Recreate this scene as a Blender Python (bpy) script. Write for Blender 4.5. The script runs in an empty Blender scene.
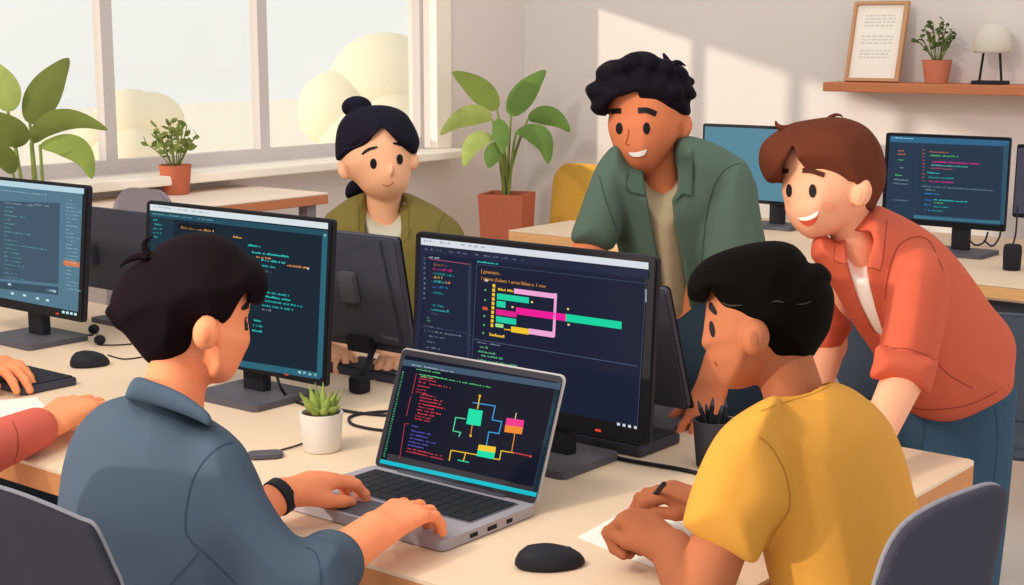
import bpy, bmesh, math, random
import numpy as np
from mathutils import Vector, Matrix
from mathutils.bvhtree import BVHTree
from mathutils.geometry import delaunay_2d_cdt

random.seed(7)
rng = np.random.RandomState(7)
SC = bpy.context.scene
COL = SC.collection

# ------------------------------------------------------------------ camera
FOC = 1490.0
PITCH = math.atan(252.5 / FOC)
YAW = math.atan(1208 / math.hypot(FOC, 252.5))
Fh = np.array([-math.sin(YAW), math.cos(YAW), 0.0])
Rt = np.array([math.cos(YAW), math.sin(YAW), 0.0])
Zu = np.array([0, 0, 1.0])
Fw = Fh * math.cos(PITCH) - Zu * math.sin(PITCH)
Up = Zu * math.cos(PITCH) + Fh * math.sin(PITCH)
EYE = np.array([0, 0, 1.46])
cam_d = bpy.data.cameras.new('camera')
cam = bpy.data.objects.new('camera', cam_d)
COL.objects.link(cam)
cam_d.sensor_fit = 'HORIZONTAL'
cam_d.sensor_width = 36
cam_d.lens = 36 * FOC / 1024
cam_d.clip_start = .05
cam.matrix_world = Matrix(((Rt[0], Up[0], -Fw[0], EYE[0]), (Rt[1], Up[1], -Fw[1], EYE[1]),
                           (Rt[2], Up[2], -Fw[2], EYE[2]), (0, 0, 0, 1)))
SC.camera = cam
SC.view_settings.view_transform = 'Standard'
SC.view_settings.look = 'None'

TZ = 0.74   # table height


def ray(x, y):
    return Fw + (x - 512) / FOC * Rt - (y - 292.5) / FOC * Up


def pt(x, y, d):
    return EYE + ray(x, y) * d


def on_z(x, y, z=TZ):
    r = ray(x, y)
    return EYE + r * ((z - EYE[2]) / r[2])


def on_y(x, y, Y):
    r = ray(x, y)
    return EYE + r * ((Y - EYE[1]) / r[1])


def on_x(x, y, X):
    r = ray(x, y)
    return EYE + r * ((X - EYE[0]) / r[0])


def w2c(p):
    q = np.asarray(p, float) - EYE
    return np.array([q @ Rt, q @ Up, q @ Fw])


def proj(p):
    c = w2c(p)
    return 512 + FOC * c[0] / c[2], 292.5 - FOC * c[1] / c[2]


# ------------------------------------------------------------------ materials
def lin(h):
    if isinstance(h, str):
        h = h.lstrip('#')
        h = [int(h[i:i + 2], 16) for i in (0, 2, 4)]
    o = []
    for c in h:
        c /= 255
        o.append(c / 12.92 if c <= .04045 else ((c + .055) / 1.055) ** 2.4)
    return o


MATS = {}


def mat(name, col, rough=.85, noise=.05, scale=6.0, emit=0.0, spec=.15, stretch=None):
    if name in MATS:
        return MATS[name]
    m = bpy.data.materials.new(name)
    m.use_nodes = True
    nt = m.node_tree
    b = nt.nodes['Principled BSDF']
    c = lin(col)
    b.inputs['Roughness'].default_value = rough
    b.inputs['Specular IOR Level'].default_value = spec
    b.inputs['Base Color'].default_value = (*c, 1)
    if noise:
        tc = nt.nodes.new('ShaderNodeTexCoord')
        src = tc.outputs['Object']
        if stretch:
            mp = nt.nodes.new('ShaderNodeMapping')
            mp.inputs['Scale'].default_value = stretch
            nt.links.new(src, mp.inputs['Vector'])
            src = mp.outputs['Vector']
        nz = nt.nodes.new('ShaderNodeTexNoise')
        nz.inputs['Scale'].default_value = scale
        nz.inputs['Detail'].default_value = 3
        nt.links.new(src, nz.inputs['Vector'])
        mx = nt.nodes.new('ShaderNodeMix')
        mx.data_type = 'RGBA'
        mx.inputs[6].default_value = (*[x * (1 - noise) for x in c], 1)
        mx.inputs[7].default_value = (*[min(1, x * (1 + noise)) for x in c], 1)
        nt.links.new(nz.outputs['Fac'], mx.inputs[0])
        nt.links.new(mx.outputs[2], b.inputs['Base Color'])
        if emit:
            nt.links.new(mx.outputs[2], b.inputs['Emission Color'])
    if emit:
        b.inputs['Emission Color'].default_value = (*c, 1)
        b.inputs['Emission Strength'].default_value = emit
    MATS[name] = m
    return m


def glow(name, col, s=1.0):
    """colour shown by a lit display"""
    if name in MATS:
        return MATS[name]
    m = bpy.data.materials.new(name)
    m.use_nodes = True
    b = m.node_tree.nodes['Principled BSDF']
    c = lin(col)
    b.inputs['Base Color'].default_value = (0, 0, 0, 1)
    b.inputs['Roughness'].default_value = .6
    b.inputs['Specular IOR Level'].default_value = .05
    b.inputs['Emission Color'].default_value = (*c, 1)
    b.inputs['Emission Strength'].default_value = s
    MATS[name] = m
    return m


# ------------------------------------------------------------------ objects
ABS = {}


def thing(name, label, cat, loc, group=None):
    o = bpy.data.objects.new(name, None)
    o.empty_display_size = .05
    COL.objects.link(o)
    o.location = Vector(loc)
    ABS[o] = np.array(loc, float)
    o['label'] = label
    o['category'] = cat
    if group:
        o['group'] = group
    return o


def link(name, me, m, parent=None, origin=None, label=None):
    o = bpy.data.objects.new(name, me)
    COL.objects.link(o)
    if m is not None:
        for mm in (m if isinstance(m, (list, tuple)) else [m]):
            me.materials.append(mm)
    if parent is not None:
        o.parent = parent
        ABS[o] = ABS[parent]
    else:
        org = np.array(origin if origin is not None else (0, 0, 0), float)
        o.location = Vector(org)
        ABS[o] = org
    if label:
        o['label'] = label
    return o


def obj(name, geo, m, parent=None, origin=None, smooth=False, label=None, cat=None, group=None, kind=None, midx=None):
    """geo = (verts, faces) in world coordinates"""
    v, f = geo
    v = np.asarray(v, float).reshape(-1, 3)
    base = ABS[parent] if parent is not None else np.array(origin if origin is not None else (0, 0, 0), float)
    me = bpy.data.meshes.new(name)
    me.from_pydata((v - base).tolist(), [], [list(map(int, q)) for q in f])
    if midx is not None:
        me.polygons.foreach_set('material_index', midx)
    me.update()
    if smooth is True:
        me.polygons.foreach_set('use_smooth', [True] * len(me.polygons))
    elif smooth:
        me.polygons.foreach_set('use_smooth', [True] * len(me.polygons))
        me.set_sharp_from_angle(angle=math.radians(smooth))
    o = link(name, me, m, parent, base, label)
    if cat:
        o['category'] = cat
    if group:
        o['group'] = group
    if kind:
        o['kind'] = kind
    return o


def struct(name, geo, m, **k):
    return obj(name, geo, m, kind='structure', **k)


def join(*gs):
    V, Fc, n = [], [], 0
    for v, f in gs:
        v = np.asarray(v, float).reshape(-1, 3)
        V.append(v)
        Fc += [[i + n for i in q] for q in f]
        n += len(v)
    return np.concatenate(V), Fc


def frame(o, ex, ey, ez):
    """4x4 from origin and axes"""
    return np.array([[ex[0], ey[0], ez[0], o[0]], [ex[1], ey[1], ez[1], o[1]], [ex[2], ey[2], ez[2], o[2]], [0, 0, 0, 1]], float)


def xf(geo, M):
    v = np.asarray(geo[0], float)
    return v @ M[:3, :3].T + M[:3, 3], geo[1]


def rotz(a, o=(0, 0, 0)):
    c, s = math.cos(a), math.sin(a)
    return frame(o, (c, s, 0), (-s, c, 0), (0, 0, 1))


def box(x0, x1, y0, y1, z0, z1, bev=0.0, seg=2, taper=None):
    bm = bmesh.new()
    bmesh.ops.create_cube(bm, size=1)
    for v in bm.verts:
        t = 1.0
        if taper and v.co.z < 0:
            t = taper
        v.co = Vector(((x0 + x1) / 2 + v.co.x * (x1 - x0) * t, (y0 + y1) / 2 + v.co.y * (y1 - y0) * t,
                       (z0 + z1) / 2 + v.co.z * (z1 - z0)))
    if bev:
        bmesh.ops.bevel(bm, geom=list(bm.edges), offset=bev, segments=seg, affect='EDGES', profile=.5)
    bm.normal_update()
    v = np.array([q.co[:] for q in bm.verts])
    bm.verts.index_update()
    f = [[q.index for q in p.verts] for p in bm.faces]
    bm.free()
    return v, f


def spline(P, n=8, closed=False):
    P = np.asarray(P, float)
    N = len(P)
    out = []
    rngi = range(N if closed else N - 1)
    for i in rngi:
        if closed:
            a, b, c, d = P[(i - 1) % N], P[i], P[(i + 1) % N], P[(i + 2) % N]
        else:
            a, b, c, d = P[max(i - 1, 0)], P[i], P[i + 1], P[min(i + 2, N - 1)]
        for k in range(n):
            t = k / n
            out.append(.5 * (2 * b + (c - a) * t + (2 * a - 5 * b + 4 * c - d) * t * t + (3 * b - 3 * c + d - a) * t ** 3))
    if not closed:
        out.append(P[-1])
    return np.array(out)


def tube(P, r, n=8, caps=True):
    P = np.asarray(P, float)
    N = len(P)
    r = np.broadcast_to(np.asarray(r, float), (N,))
    T = np.gradient(P, axis=0) if N > 2 else np.array([P[1] - P[0]] * 2)
    T /= np.linalg.norm(T, axis=1)[:, None] + 1e-12
    a = np.array([0, 0, 1.0]) if abs(T[0][2]) < .9 else np.array([1.0, 0, 0])
    u = np.cross(T[0], a)
    V = []
    for i in range(N):
        u = u - T[i] * (u @ T[i])
        u /= np.linalg.norm(u)
        w = np.cross(T[i], u)
        for k in range(n):
            t = 2 * math.pi * k / n
            V.append(P[i] + r[i] * (math.cos(t) * u + math.sin(t) * w))
    F = [[i * n + k, i * n + (k + 1) % n, (i + 1) * n + (k + 1) % n, (i + 1) * n + k] for i in range(N - 1) for k in range(n)]
    if caps:
        F += [list(range(n))[::-1], [(N - 1) * n + k for k in range(n)]]
    return np.array(V), F


def lathe(prof, c=(0, 0, 0), n=32, sx=1, sy=1):
    """prof = [(r, z)...]; closed with caps"""
    V, F = [], []
    for r, z in prof:
        for k in range(n):
            t = 2 * math.pi * k / n
            V.append((c[0] + r * sx * math.cos(t), c[1] + r * sy * math.sin(t), c[2] + z))
    N = len(prof)
    F = [[i * n + k, i * n + (k + 1) % n, (i + 1) * n + (k + 1) % n, (i + 1) * n + k] for i in range(N - 1) for k in range(n)]
    F += [list(range(n))[::-1], [(N - 1) * n + k for k in range(n)]]
    return np.array(V), F


def prism(poly, o, ex, ey, ez, t, bev=0.0):
    """2-D polygon in the frame (ex, ey), thickness t along ez"""
    bm = bmesh.new()
    vs = [bm.verts.new((p[0], p[1], 0)) for p in poly]
    fc = bm.faces.new(vs)
    r = bmesh.ops.extrude_face_region(bm, geom=[fc])
    for v in r['geom']:
        if isinstance(v, bmesh.types.BMVert):
            v.co.z += t
    bmesh.ops.recalc_face_normals(bm, faces=bm.faces)
    if bev:
        ed = [e for e in bm.edges if abs(e.verts[0].co.z - e.verts[1].co.z) < 1e-6]
        bmesh.ops.bevel(bm, geom=ed, offset=bev, segments=2, affect='EDGES')
    bm.verts.index_update()
    v = np.array([q.co[:] for q in bm.verts])
    f = [[q.index for q in p.verts] for p in bm.faces]
    bm.free()
    return xf((v, f), frame(o, ex, ey, ez))


def rrect(w, h, r, n=5, x0=0, y0=0):
    P = []
    for cx, cy, a in ((w - r, r, -90), (w - r, h - r, 0), (r, h - r, 90), (r, r, 180)):
        for k in range(n + 1):
            t = math.radians(a + 90 * k / n)
            P.append((x0 + cx + r * math.cos(t), y0 + cy + r * math.sin(t)))
    return P


def ellipsoid(c, r, n=16, m=10):
    V = [(c[0], c[1], c[2] - r[2])]
    for i in range(1, m):
        a = -math.pi / 2 + math.pi * i / m
        for k in range(n):
            t = 2 * math.pi * k / n
            V.append((c[0] + r[0] * math.cos(a) * math.cos(t), c[1] + r[1] * math.cos(a) * math.sin(t), c[2] + r[2] * math.sin(a)))
    V.append((c[0], c[1], c[2] + r[2]))
    F = [[0, 1 + (k + 1) % n, 1 + k] for k in range(n)]
    for i in range(m - 2):
        for k in range(n):
            a, b = 1 + i * n + k, 1 + i * n + (k + 1) % n
            F.append([a, b, b + n, a + n])
    L = len(V) - 1
    F += [[L, L - n + k, L - n + (k + 1) % n] for k in range(n)]
    return np.array(V), F


# ------------------------------------------------------------------ implicit surfaces (camera-axis grid, metres)
def smin(a, b, k):
    if k <= 0:
        return np.minimum(a, b)
    h = np.clip(.5 + .5 * (b - a) / k, 0, 1)
    return b + (a - b) * h - k * h * (1 - h)


def smax(a, b, k):
    return -smin(-a, -b, k)


class Prim:
    def __init__(s, fn, lo, hi):
        s.fn, s.lo, s.hi = fn, np.array(lo, float), np.array(hi, float)


def cone(a, b, ra, rb):
    """tapered capsule between two world points"""
    a, b = w2c(a), w2c(b)
    ba = b - a
    L = max(ba @ ba, 1e-12)

    def fn(x, y, z):
        t = np.clip(((x - a[0]) * ba[0] + (y - a[1]) * ba[1] + (z - a[2]) * ba[2]) / L, 0, 1)
        d = np.sqrt((x - a[0] - t * ba[0]) ** 2 + (y - a[1] - t * ba[1]) ** 2 + (z - a[2] - t * ba[2]) ** 2)
        return d - (ra + (rb - ra) * t)
    R = max(ra, rb)
    return Prim(fn, np.minimum(a, b) - R, np.maximum(a, b) + R)


def flatcone(a, b, ra, rb, nrm, sq):
    """tapered capsule flattened along world direction nrm by factor sq (<1)"""
    a, b = w2c(a), w2c(b)
    n = np.array([np.dot(nrm, Rt), np.dot(nrm, Up), np.dot(nrm, Fw)])
    n /= np.linalg.norm(n)
    ba = b - a
    L = max(ba @ ba, 1e-12)

    def fn(x, y, z):
        t = np.clip(((x - a[0]) * ba[0] + (y - a[1]) * ba[1] + (z - a[2]) * ba[2]) / L, 0, 1)
        dx, dy, dz = x - a[0] - t * ba[0], y - a[1] - t * ba[1], z - a[2] - t * ba[2]
        q = (dx * n[0] + dy * n[1] + dz * n[2])
        e = (1 / sq - 1) * q
        d = np.sqrt((dx + e * n[0]) ** 2 + (dy + e * n[1]) ** 2 + (dz + e * n[2]) ** 2)
        return (d - (ra + (rb - ra) * t)) * (.5 + .5 * sq)
    R = max(ra, rb)
    return Prim(fn, np.minimum(a, b) - R, np.maximum(a, b) + R)


def ell(px, py, d, rx, ry, rz, ang=0):
    """ellipsoid at a pixel and depth; rx, ry in pixels, rz metres, ang image rotation (deg)"""
    c = w2c(pt(px, py, d))
    s = d / FOC
    rx, ry = rx * s, ry * s
    ca, sa = math.cos(math.radians(ang)), math.sin(math.radians(ang))

    def fn(x, y, z):
        X, Y, Zz = x - c[0], y - c[1], z - c[2]
        u, v = X * ca - Y * sa, X * sa + Y * ca
        k0 = np.sqrt((u / rx) ** 2 + (v / ry) ** 2 + (Zz / rz) ** 2)
        k1 = np.sqrt((u / rx ** 2) ** 2 + (v / ry ** 2) ** 2 + (Zz / rz ** 2) ** 2) + 1e-9
        return k0 * (k0 - 1) / k1
    R = max(rx, ry)
    return Prim(fn, c - [R, R, rz], c + [R, R, rz])


def poly_raster(P, margin=46):
    P = np.asarray(P, float)
    lo = np.floor(P.min(0)) - margin
    hi = np.ceil(P.max(0)) + margin
    xs = np.arange(lo[0], hi[0] + 1)
    ys = np.arange(lo[1], hi[1] + 1)
    X, Y = np.meshgrid(xs, ys)
    D = np.full(X.shape, 1e9)
    ins = np.zeros(X.shape, bool)
    n = len(P)
    for i in range(n):
        a, b = P[i], P[(i + 1) % n]
        e = b - a
        L = e @ e
        if L < 1e-9:
            continue
        t = np.clip(((X - a[0]) * e[0] + (Y - a[1]) * e[1]) / L, 0, 1)
        D = np.minimum(D, (X - a[0] - t * e[0]) ** 2 + (Y - a[1] - t * e[1]) ** 2)
        c = ((a[1] > Y) != (b[1] > Y))
        if abs(e[1]) > 1e-9:
            ins ^= c & (X < a[0] + (Y - a[1]) * e[0] / e[1])
    D = np.sqrt(D)
    D[ins] *= -1
    return lo, D.astype(np.float32)


def sample(ras, px, py):
    lo, D = ras
    h, w = D.shape
    u = np.clip(px - lo[0], 0, w - 1.001)
    v = np.clip(py - lo[1], 0, h - 1.001)
    i, j = u.astype(np.int32), v.astype(np.int32)
    a, b = u - i, v - j
    return (D[j, i] * (1 - a) + D[j, i + 1] * a) * (1 - b) + (D[j + 1, i] * (1 - a) + D[j + 1, i + 1] * a) * b


def pillow(P, d0, T, R=None, g=(0, 0), c=None, n=6, smooth=True):
    """rounded solid whose outline seen from the front is the polygon P; T half thickness, R rounding radius (metres);
    mid-plane depth tilts by g metres per pixel about c"""
    P = np.asarray(P, float)
    if smooth:
        P = spline(P, n, True)
    ras = poly_raster(P)
    R = T if R is None else R
    c = P.mean(0) if c is None else c

    def fn(x, y, z):
        px = 512 + FOC * x / z
        py = 292.5 - FOC * y / z
        s = sample(ras, px, py) * (d0 / FOC)
        dz = z - (d0 + g[0] * (px - c[0]) + g[1] * (py - c[1]))
        return np.hypot(np.maximum(s + R, 0), dz * (R / T)) - R if R >= T else np.hypot(np.maximum(s + R, 0), np.maximum(np.abs(dz) - (T - R), 0)) - R
    lo, hi = P.min(0), P.max(0)
    gg = abs(g[0]) * (hi[0] - lo[0]) + abs(g[1]) * (hi[1] - lo[1])
    dm, dM = d0 - T - gg, d0 + T + gg
    cs = [w2c(pt(x, y, d)) for x in (lo[0], hi[0]) for y in (lo[1], hi[1]) for d in (dm, dM)]
    return Prim(fn, np.min(cs, 0), np.max(cs, 0))


def cutter(P, dmin, dmax, smooth=False):
    P = np.asarray(P, float)
    if smooth:
        P = spline(P, 6, True)
    ras = poly_raster(P)
    d0 = (dmin + dmax) / 2

    def fn(x, y, z):
        s = sample(ras, 512 + FOC * x / z, 292.5 - FOC * y / z) * (d0 / FOC)
        return np.maximum(s, np.maximum(dmin - z, z - dmax))
    lo, hi = P.min(0), P.max(0)
    cs = [w2c(pt(x, y, d)) for x in (lo[0], hi[0]) for y in (lo[1], hi[1]) for d in (dmin, dmax)]
    return Prim(fn, np.min(cs, 0), np.max(cs, 0))


def half(p, nrm):
    """keep the side of the plane that nrm points away from"""
    p = w2c(p)
    n = np.array([np.dot(nrm, Rt), np.dot(nrm, Up), np.dot(nrm, Fw)])
    n = n / np.linalg.norm(n)

    def fn(x, y, z):
        return (x - p[0]) * n[0] + (y - p[1]) * n[1] + (z - p[2]) * n[2]
    return Prim(fn, [-9] * 3, [9] * 3)


def surface_nets(D, lo, h):
    S = D < 0
    nx, ny, nz = D.shape
    c = S[:-1, :-1, :-1].astype(np.int8)
    for i, j, k in ((1, 0, 0), (0, 1, 0), (0, 0, 1), (1, 1, 0), (1, 0, 1), (0, 1, 1), (1, 1, 1)):
        c += S[i:nx - 1 + i, j:ny - 1 + j, k:nz - 1 + k]
    I = np.argwhere((c > 0) & (c < 8))
    del c
    idx = np.full((nx - 1, ny - 1, nz - 1), -1, np.int32)
    idx[I[:, 0], I[:, 1], I[:, 2]] = np.arange(len(I))
    acc = np.zeros((len(I), 3))
    cnt = np.zeros(len(I))
    cor = [(0, 0, 0), (1, 0, 0), (0, 1, 0), (1, 1, 0), (0, 0, 1), (1, 0, 1), (0, 1, 1), (1, 1, 1)]
    vals = [D[I[:, 0] + a, I[:, 1] + b, I[:, 2] + e].astype(np.float64) for a, b, e in cor]
    for a in range(8):
        for b in range(a + 1, 8):
            ca, cb = np.array(cor[a]), np.array(cor[b])
            if np.abs(ca - cb).sum() != 1:
                continue
            va, vb = vals[a], vals[b]
            m = (va < 0) != (vb < 0)
            t = np.where(m, va / np.where(m, va - vb, 1), 0)
            p = ca + (cb - ca) * t[:, None]
            acc[m] += p[m]
            cnt[m] += 1
    V = lo + (I + acc / cnt[:, None]) * h
    Q = []
    for ax in range(3):
        sl = [slice(None)] * 3
        s2 = [slice(None)] * 3
        sl[ax], s2[ax] = slice(0, -1), slice(1, None)
        ch = S[tuple(sl)] != S[tuple(s2)]
        o = [a for a in range(3) if a != ax]
        E = np.argwhere(ch)
        E = E[(E[:, o[0]] > 0) & (E[:, o[1]] > 0) & (E[:, o[0]] < D.shape[o[0]] - 1) & (E[:, o[1]] < D.shape[o[1]] - 1)]
        neg = S[E[:, 0], E[:, 1], E[:, 2]]
        q = []
        for da, db in ((-1, -1), (0, -1), (0, 0), (-1, 0)):
            K = E.copy()
            K[:, o[0]] += da
            K[:, o[1]] += db
            q.append(idx[K[:, 0], K[:, 1], K[:, 2]])
        q = np.stack(q, 1)
        flip = neg if ax != 1 else ~neg
        q[~flip] = q[~flip][:, ::-1]
        Q.append(q)
    return V, np.concatenate(Q)


def solid(ops, h=.005):
    """ops: list of (op, prim, k) with op u / s / i; returns world-space (verts, faces)"""
    U = [p for o, p, k in ops if o == 'u']
    lo = np.min([p.lo for p in U], 0) - 4 * h
    hi = np.max([p.hi for p in U], 0) + 4 * h
    n = np.ceil((hi - lo) / h).astype(int) + 1
    ax = [(lo[i] + h * np.arange(n[i])).astype(np.float32) for i in range(3)]
    D = np.full(n, .08, np.float32)
    for o, p, k in ops:
        pad = k + 4 * h + .012
        a = np.clip(np.floor((p.lo - pad - lo) / h).astype(int), 0, n)
        b = np.clip(np.ceil((p.hi + pad - lo) / h).astype(int) + 1, 0, n)
        if (b <= a).any():
            continue
        sl = tuple(slice(a[i], b[i]) for i in range(3))
        x = ax[0][sl[0]][:, None, None]
        y = ax[1][sl[1]][None, :, None]
        z = ax[2][sl[2]][None, None, :]
        v = p.fn(x, y, z).astype(np.float32)
        d = D[sl]
        if o == 'u':
            D[sl] = smin(d, v, k)
        elif o == 's':
            D[sl] = smax(d, -v, k)
        else:
            D[sl] = smax(d, v, k)
    D[D == 0] = 1e-6
    V, Q = surface_nets(D, lo, h)
    W = EYE + V[:, :1] * Rt + V[:, 1:2] * Up + V[:, 2:] * Fw
    return W, Q


def smobj(name, ops, m, h=.005, parent=None, origin=None, label=None):
    g = solid(ops, h)
    v, q = g
    base = ABS[parent] if parent is not None else np.array(origin, float)
    me = bpy.data.meshes.new(name)
    nq = len(q)
    me.vertices.add(len(v))
    me.vertices.foreach_set('co', (v - base).astype(np.float32).ravel())
    me.loops.add(nq * 4)
    me.loops.foreach_set('vertex_index', q.astype(np.int32).ravel())
    me.polygons.add(nq)
    me.polygons.foreach_set('loop_start', np.arange(0, nq * 4, 4, dtype=np.int32))
    me.polygons.foreach_set('use_smooth', np.ones(nq, bool))
    me.update(calc_edges=True)
    o = link(name, me, m, parent, base, label)
    return o, g


def bvh(*gs):
    v, f = join(*[(g[0], [list(q) for q in g[1]]) for g in gs])
    return BVHTree.FromPolygons(v.tolist(), f)


def hit(tree, x, y):
    r = ray(x, y)
    loc, nrm, i, d = tree.ray_cast(Vector(EYE), Vector(r).normalized())
    return None if loc is None else np.array(loc)


def patch(P, tree, off=.0012, step=2.5, smooth=True, n=5):
    """a thin sewn-on or drawn patch with outline P (seen from the front) that follows the surface under it"""
    P = np.asarray(P, float)
    if smooth:
        P = spline(P, n, True)
    lo, hi = P.min(0), P.max(0)
    ras = poly_raster(P, 4)
    pts = [Vector(p) for p in P]
    gx = np.arange(lo[0], hi[0], step)
    gy = np.arange(lo[1], hi[1], step)
    for x in gx:
        for y in gy:
            if sample(ras, np.array([x]), np.array([y]))[0] < -.35 * step:
                pts.append(Vector((x, y)))
    N = len(P)
    r = delaunay_2d_cdt(pts, [(i, (i + 1) % N) for i in range(N)], [list(range(N))], 1, 1e-5)
    V, F, ok = [], [], []
    for p in r[0]:
        q = hit(tree, p.x, p.y)
        ok.append(q is not None)
        if q is None:
            q = np.zeros(3)
        else:
            d = EYE - q
            q = q + d / np.linalg.norm(d) * off
        V.append(q)
    for f in r[2]:
        if all(ok[i] for i in f):
            z = [np.linalg.norm(V[i] - EYE) for i in f]
            if max(z) - min(z) < .05:
                F.append(list(f))
    return np.array(V), F


def stroke(P, w, tree, off=.001, n=6, taper=False):
    """a thin line (seam, crease) of width w px along P that follows the surface under it"""
    P = spline(P, n)
    T = np.gradient(P, axis=0)
    T /= np.linalg.norm(T, axis=1)[:, None] + 1e-9
    Nn = np.stack([-T[:, 1], T[:, 0]], 1)
    N = len(P)
    ww = np.full(N, w / 2.0)
    if taper:
        ww = w / 2.0 * np.sin(np.linspace(.25, math.pi - .25, N)) ** .6
    V, ok = [], []
    for s in (-1, 1):
        for i in range(N):
            q = hit(tree, *(P[i] + s * Nn[i] * ww[i]))
            ok.append(q is not None)
            if q is None:
                V.append(np.zeros(3))
                continue
            d = EYE - q
            V.append(q + d / np.linalg.norm(d) * off)
    F = []
    for i in range(N - 1):
        q = [i, i + 1, N + i + 1, N + i]
        if all(ok[j] for j in q):
            z = [np.linalg.norm(V[j] - EYE) for j in q]
            if max(z) - min(z) < .06:
                F.append(q[::-1])
    return np.array(V), F


def Zm(x0, y0, s):
    return lambda *p: [(x0 + a / s, y0 + b / s) for a, b in p]
# ------------------------------------------------------------------ palette
M_wall = mat('painted_plaster', '#E4DAD5', noise=.03, scale=3)
M_wall2 = mat('painted_plaster_back', '#DFD7D3', noise=.03, scale=3)
M_floor = mat('floor_vinyl', '#EDE4DB', noise=.05, scale=2)
M_frame = mat('window_paint', '#CFC6C4', noise=.02)
M_sill = mat('sill_paint', '#FBF1E2', noise=.02)
M_table = mat('table_laminate', '#E5CCB0', noise=.03, scale=3, stretch=(1, 8, 8), rough=.6)
M_edge = mat('table_edge_wood', '#C98A5C', noise=.1, scale=6, stretch=(2, 20, 20))
M_steel = mat('dark_steel', '#3B3E48', rough=.5, noise=.03)
M_black = mat('black_plastic', '#26262D', rough=.55, noise=.04)
M_bezel = mat('bezel_plastic', '#121319', rough=.5, noise=.03)
M_dgrey = mat('charcoal_plastic', '#474855', rough=.6, noise=.04)
M_mgrey = mat('grey_plastic', '#5C5A62', rough=.6, noise=.04)
M_rim = mat('light_rim_plastic', '#A9A5A6', rough=.5, noise=.03)
M_alu = mat('aluminium', '#A39EA6', rough=.45, noise=.03, spec=.3)
M_key = mat('key_plastic', '#2C2D34', rough=.6, noise=.05)
M_terra = mat('terracotta', '#BE6A50', noise=.08, scale=9)
M_terra2 = mat('terracotta_pale', '#CC7C60', noise=.06, scale=9)
M_soil = mat('soil', '#4A3226', noise=.3, scale=60)
M_white = mat('white_ceramic', '#E9E4DC', rough=.5, noise=.03)
M_leafd = mat('leaf_dark', '#5F7A41', noise=.22, scale=14)
M_leafm = mat('leaf_mid', '#7C8C44', noise=.2, scale=14)
M_leafl = mat('leaf_light', '#A9B765', noise=.3, scale=18)
M_leafo = mat('leaf_olive', '#75803F', noise=.2, scale=14)
M_stem = mat('stem_green', '#7F8A48', noise=.1)
M_wood = mat('shelf_wood', '#C27B56', noise=.12, scale=5, stretch=(2, 18, 18))
M_woodl = mat('light_wood', '#E9B27A', noise=.1, scale=5, stretch=(2, 18, 18))
M_paper = mat('paper', '#F6EFE4', noise=.02)
M_yellow = mat('yellow_fabric', '#E0AE4C', noise=.05)
M_chair = mat('chair_fabric', '#3D3A46', noise=.07, scale=40)
M_chair2 = mat('chair_shell', '#66636A', noise=.05)
M_slate = mat('slate_fabric', '#4E5561', noise=.07, scale=40)
M_lilac = mat('lilac_shell', '#8A8288', noise=.05)
M_white_paint = mat('white_paint', '#F2ECE4', noise=.02)

# ------------------------------------------------------------------ room shell
XW, YW, HW = -4.4, 5.6, 2.7
WT = 1.80          # window head
struct('floor', box(-6.2, 3.2, -2.6, 5.8, -.12, 0), M_floor)
ys = [1.75, 2.52, 3.28, 4.01, 4.95]
struct('wall_left', join(box(XW - .2, XW, -2.6, YW, 0, .985), box(XW - .2, XW, -2.6, YW, WT, HW),
                         box(XW - .2, XW, -2.6, ys[0], .985, WT), box(XW - .2, XW, ys[-1] + .06, YW, .985, WT)), M_wall)
struct('wall_back', box(XW - .2, 3.2, YW, YW + .2, 0, HW), M_wall2)
struct('baseboard_back', box(XW, 3.2, YW - .015, YW, 0, .09), M_white_paint)
struct('baseboard_left', box(XW, XW + .015, -2.6, YW - .016, 0, .09), M_white_paint)
struct('trim_1', box(XW - .19, XW + .16, ys[0] - .1, ys[-1] + .1, .95, .984, .006), M_sill)
struct('trim_2', box(XW - .03, XW + .012, ys[-1] + .01, ys[-1] + .11, .985, WT, .004), M_sill)


def glass_mat():
    m = bpy.data.materials.new('window_glass')
    m.use_nodes = True
    nt = m.node_tree
    nt.nodes.clear()
    out = nt.nodes.new('ShaderNodeOutputMaterial')
    mx = nt.nodes.new('ShaderNodeMixShader')
    tr = nt.nodes.new('ShaderNodeBsdfTransparent')
    gl = nt.nodes.new('ShaderNodeBsdfGlossy')
    tr.inputs[0].default_value = (.98, .98, .96, 1)
    gl.inputs['Roughness'].default_value = .05
    mx.inputs[0].default_value = .03
    nt.links.new(tr.outputs[0], mx.inputs[1])
    nt.links.new(gl.outputs[0], mx.inputs[2])
    nt.links.new(mx.outputs[0], out.inputs[0])
    return m


M_glass = glass_mat()
for i in range(4):
    a, b = ys[i], ys[i + 1]
    t = .025
    w = struct('window_%d' % (i + 1), join(box(XW - .10, XW - .055, a, a + t, .985, WT), box(XW - .10, XW - .055, b - t, b, .985, WT),
                                           box(XW - .10, XW - .055, a + t, b - t, .985, .985 + .05), box(XW - .10, XW - .055, a + t, b - t, WT - .05, WT)), M_frame)
    obj('pane', box(XW - .083, XW - .077, a + t, b - t, 1.035, WT - .05), M_glass, w)

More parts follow.
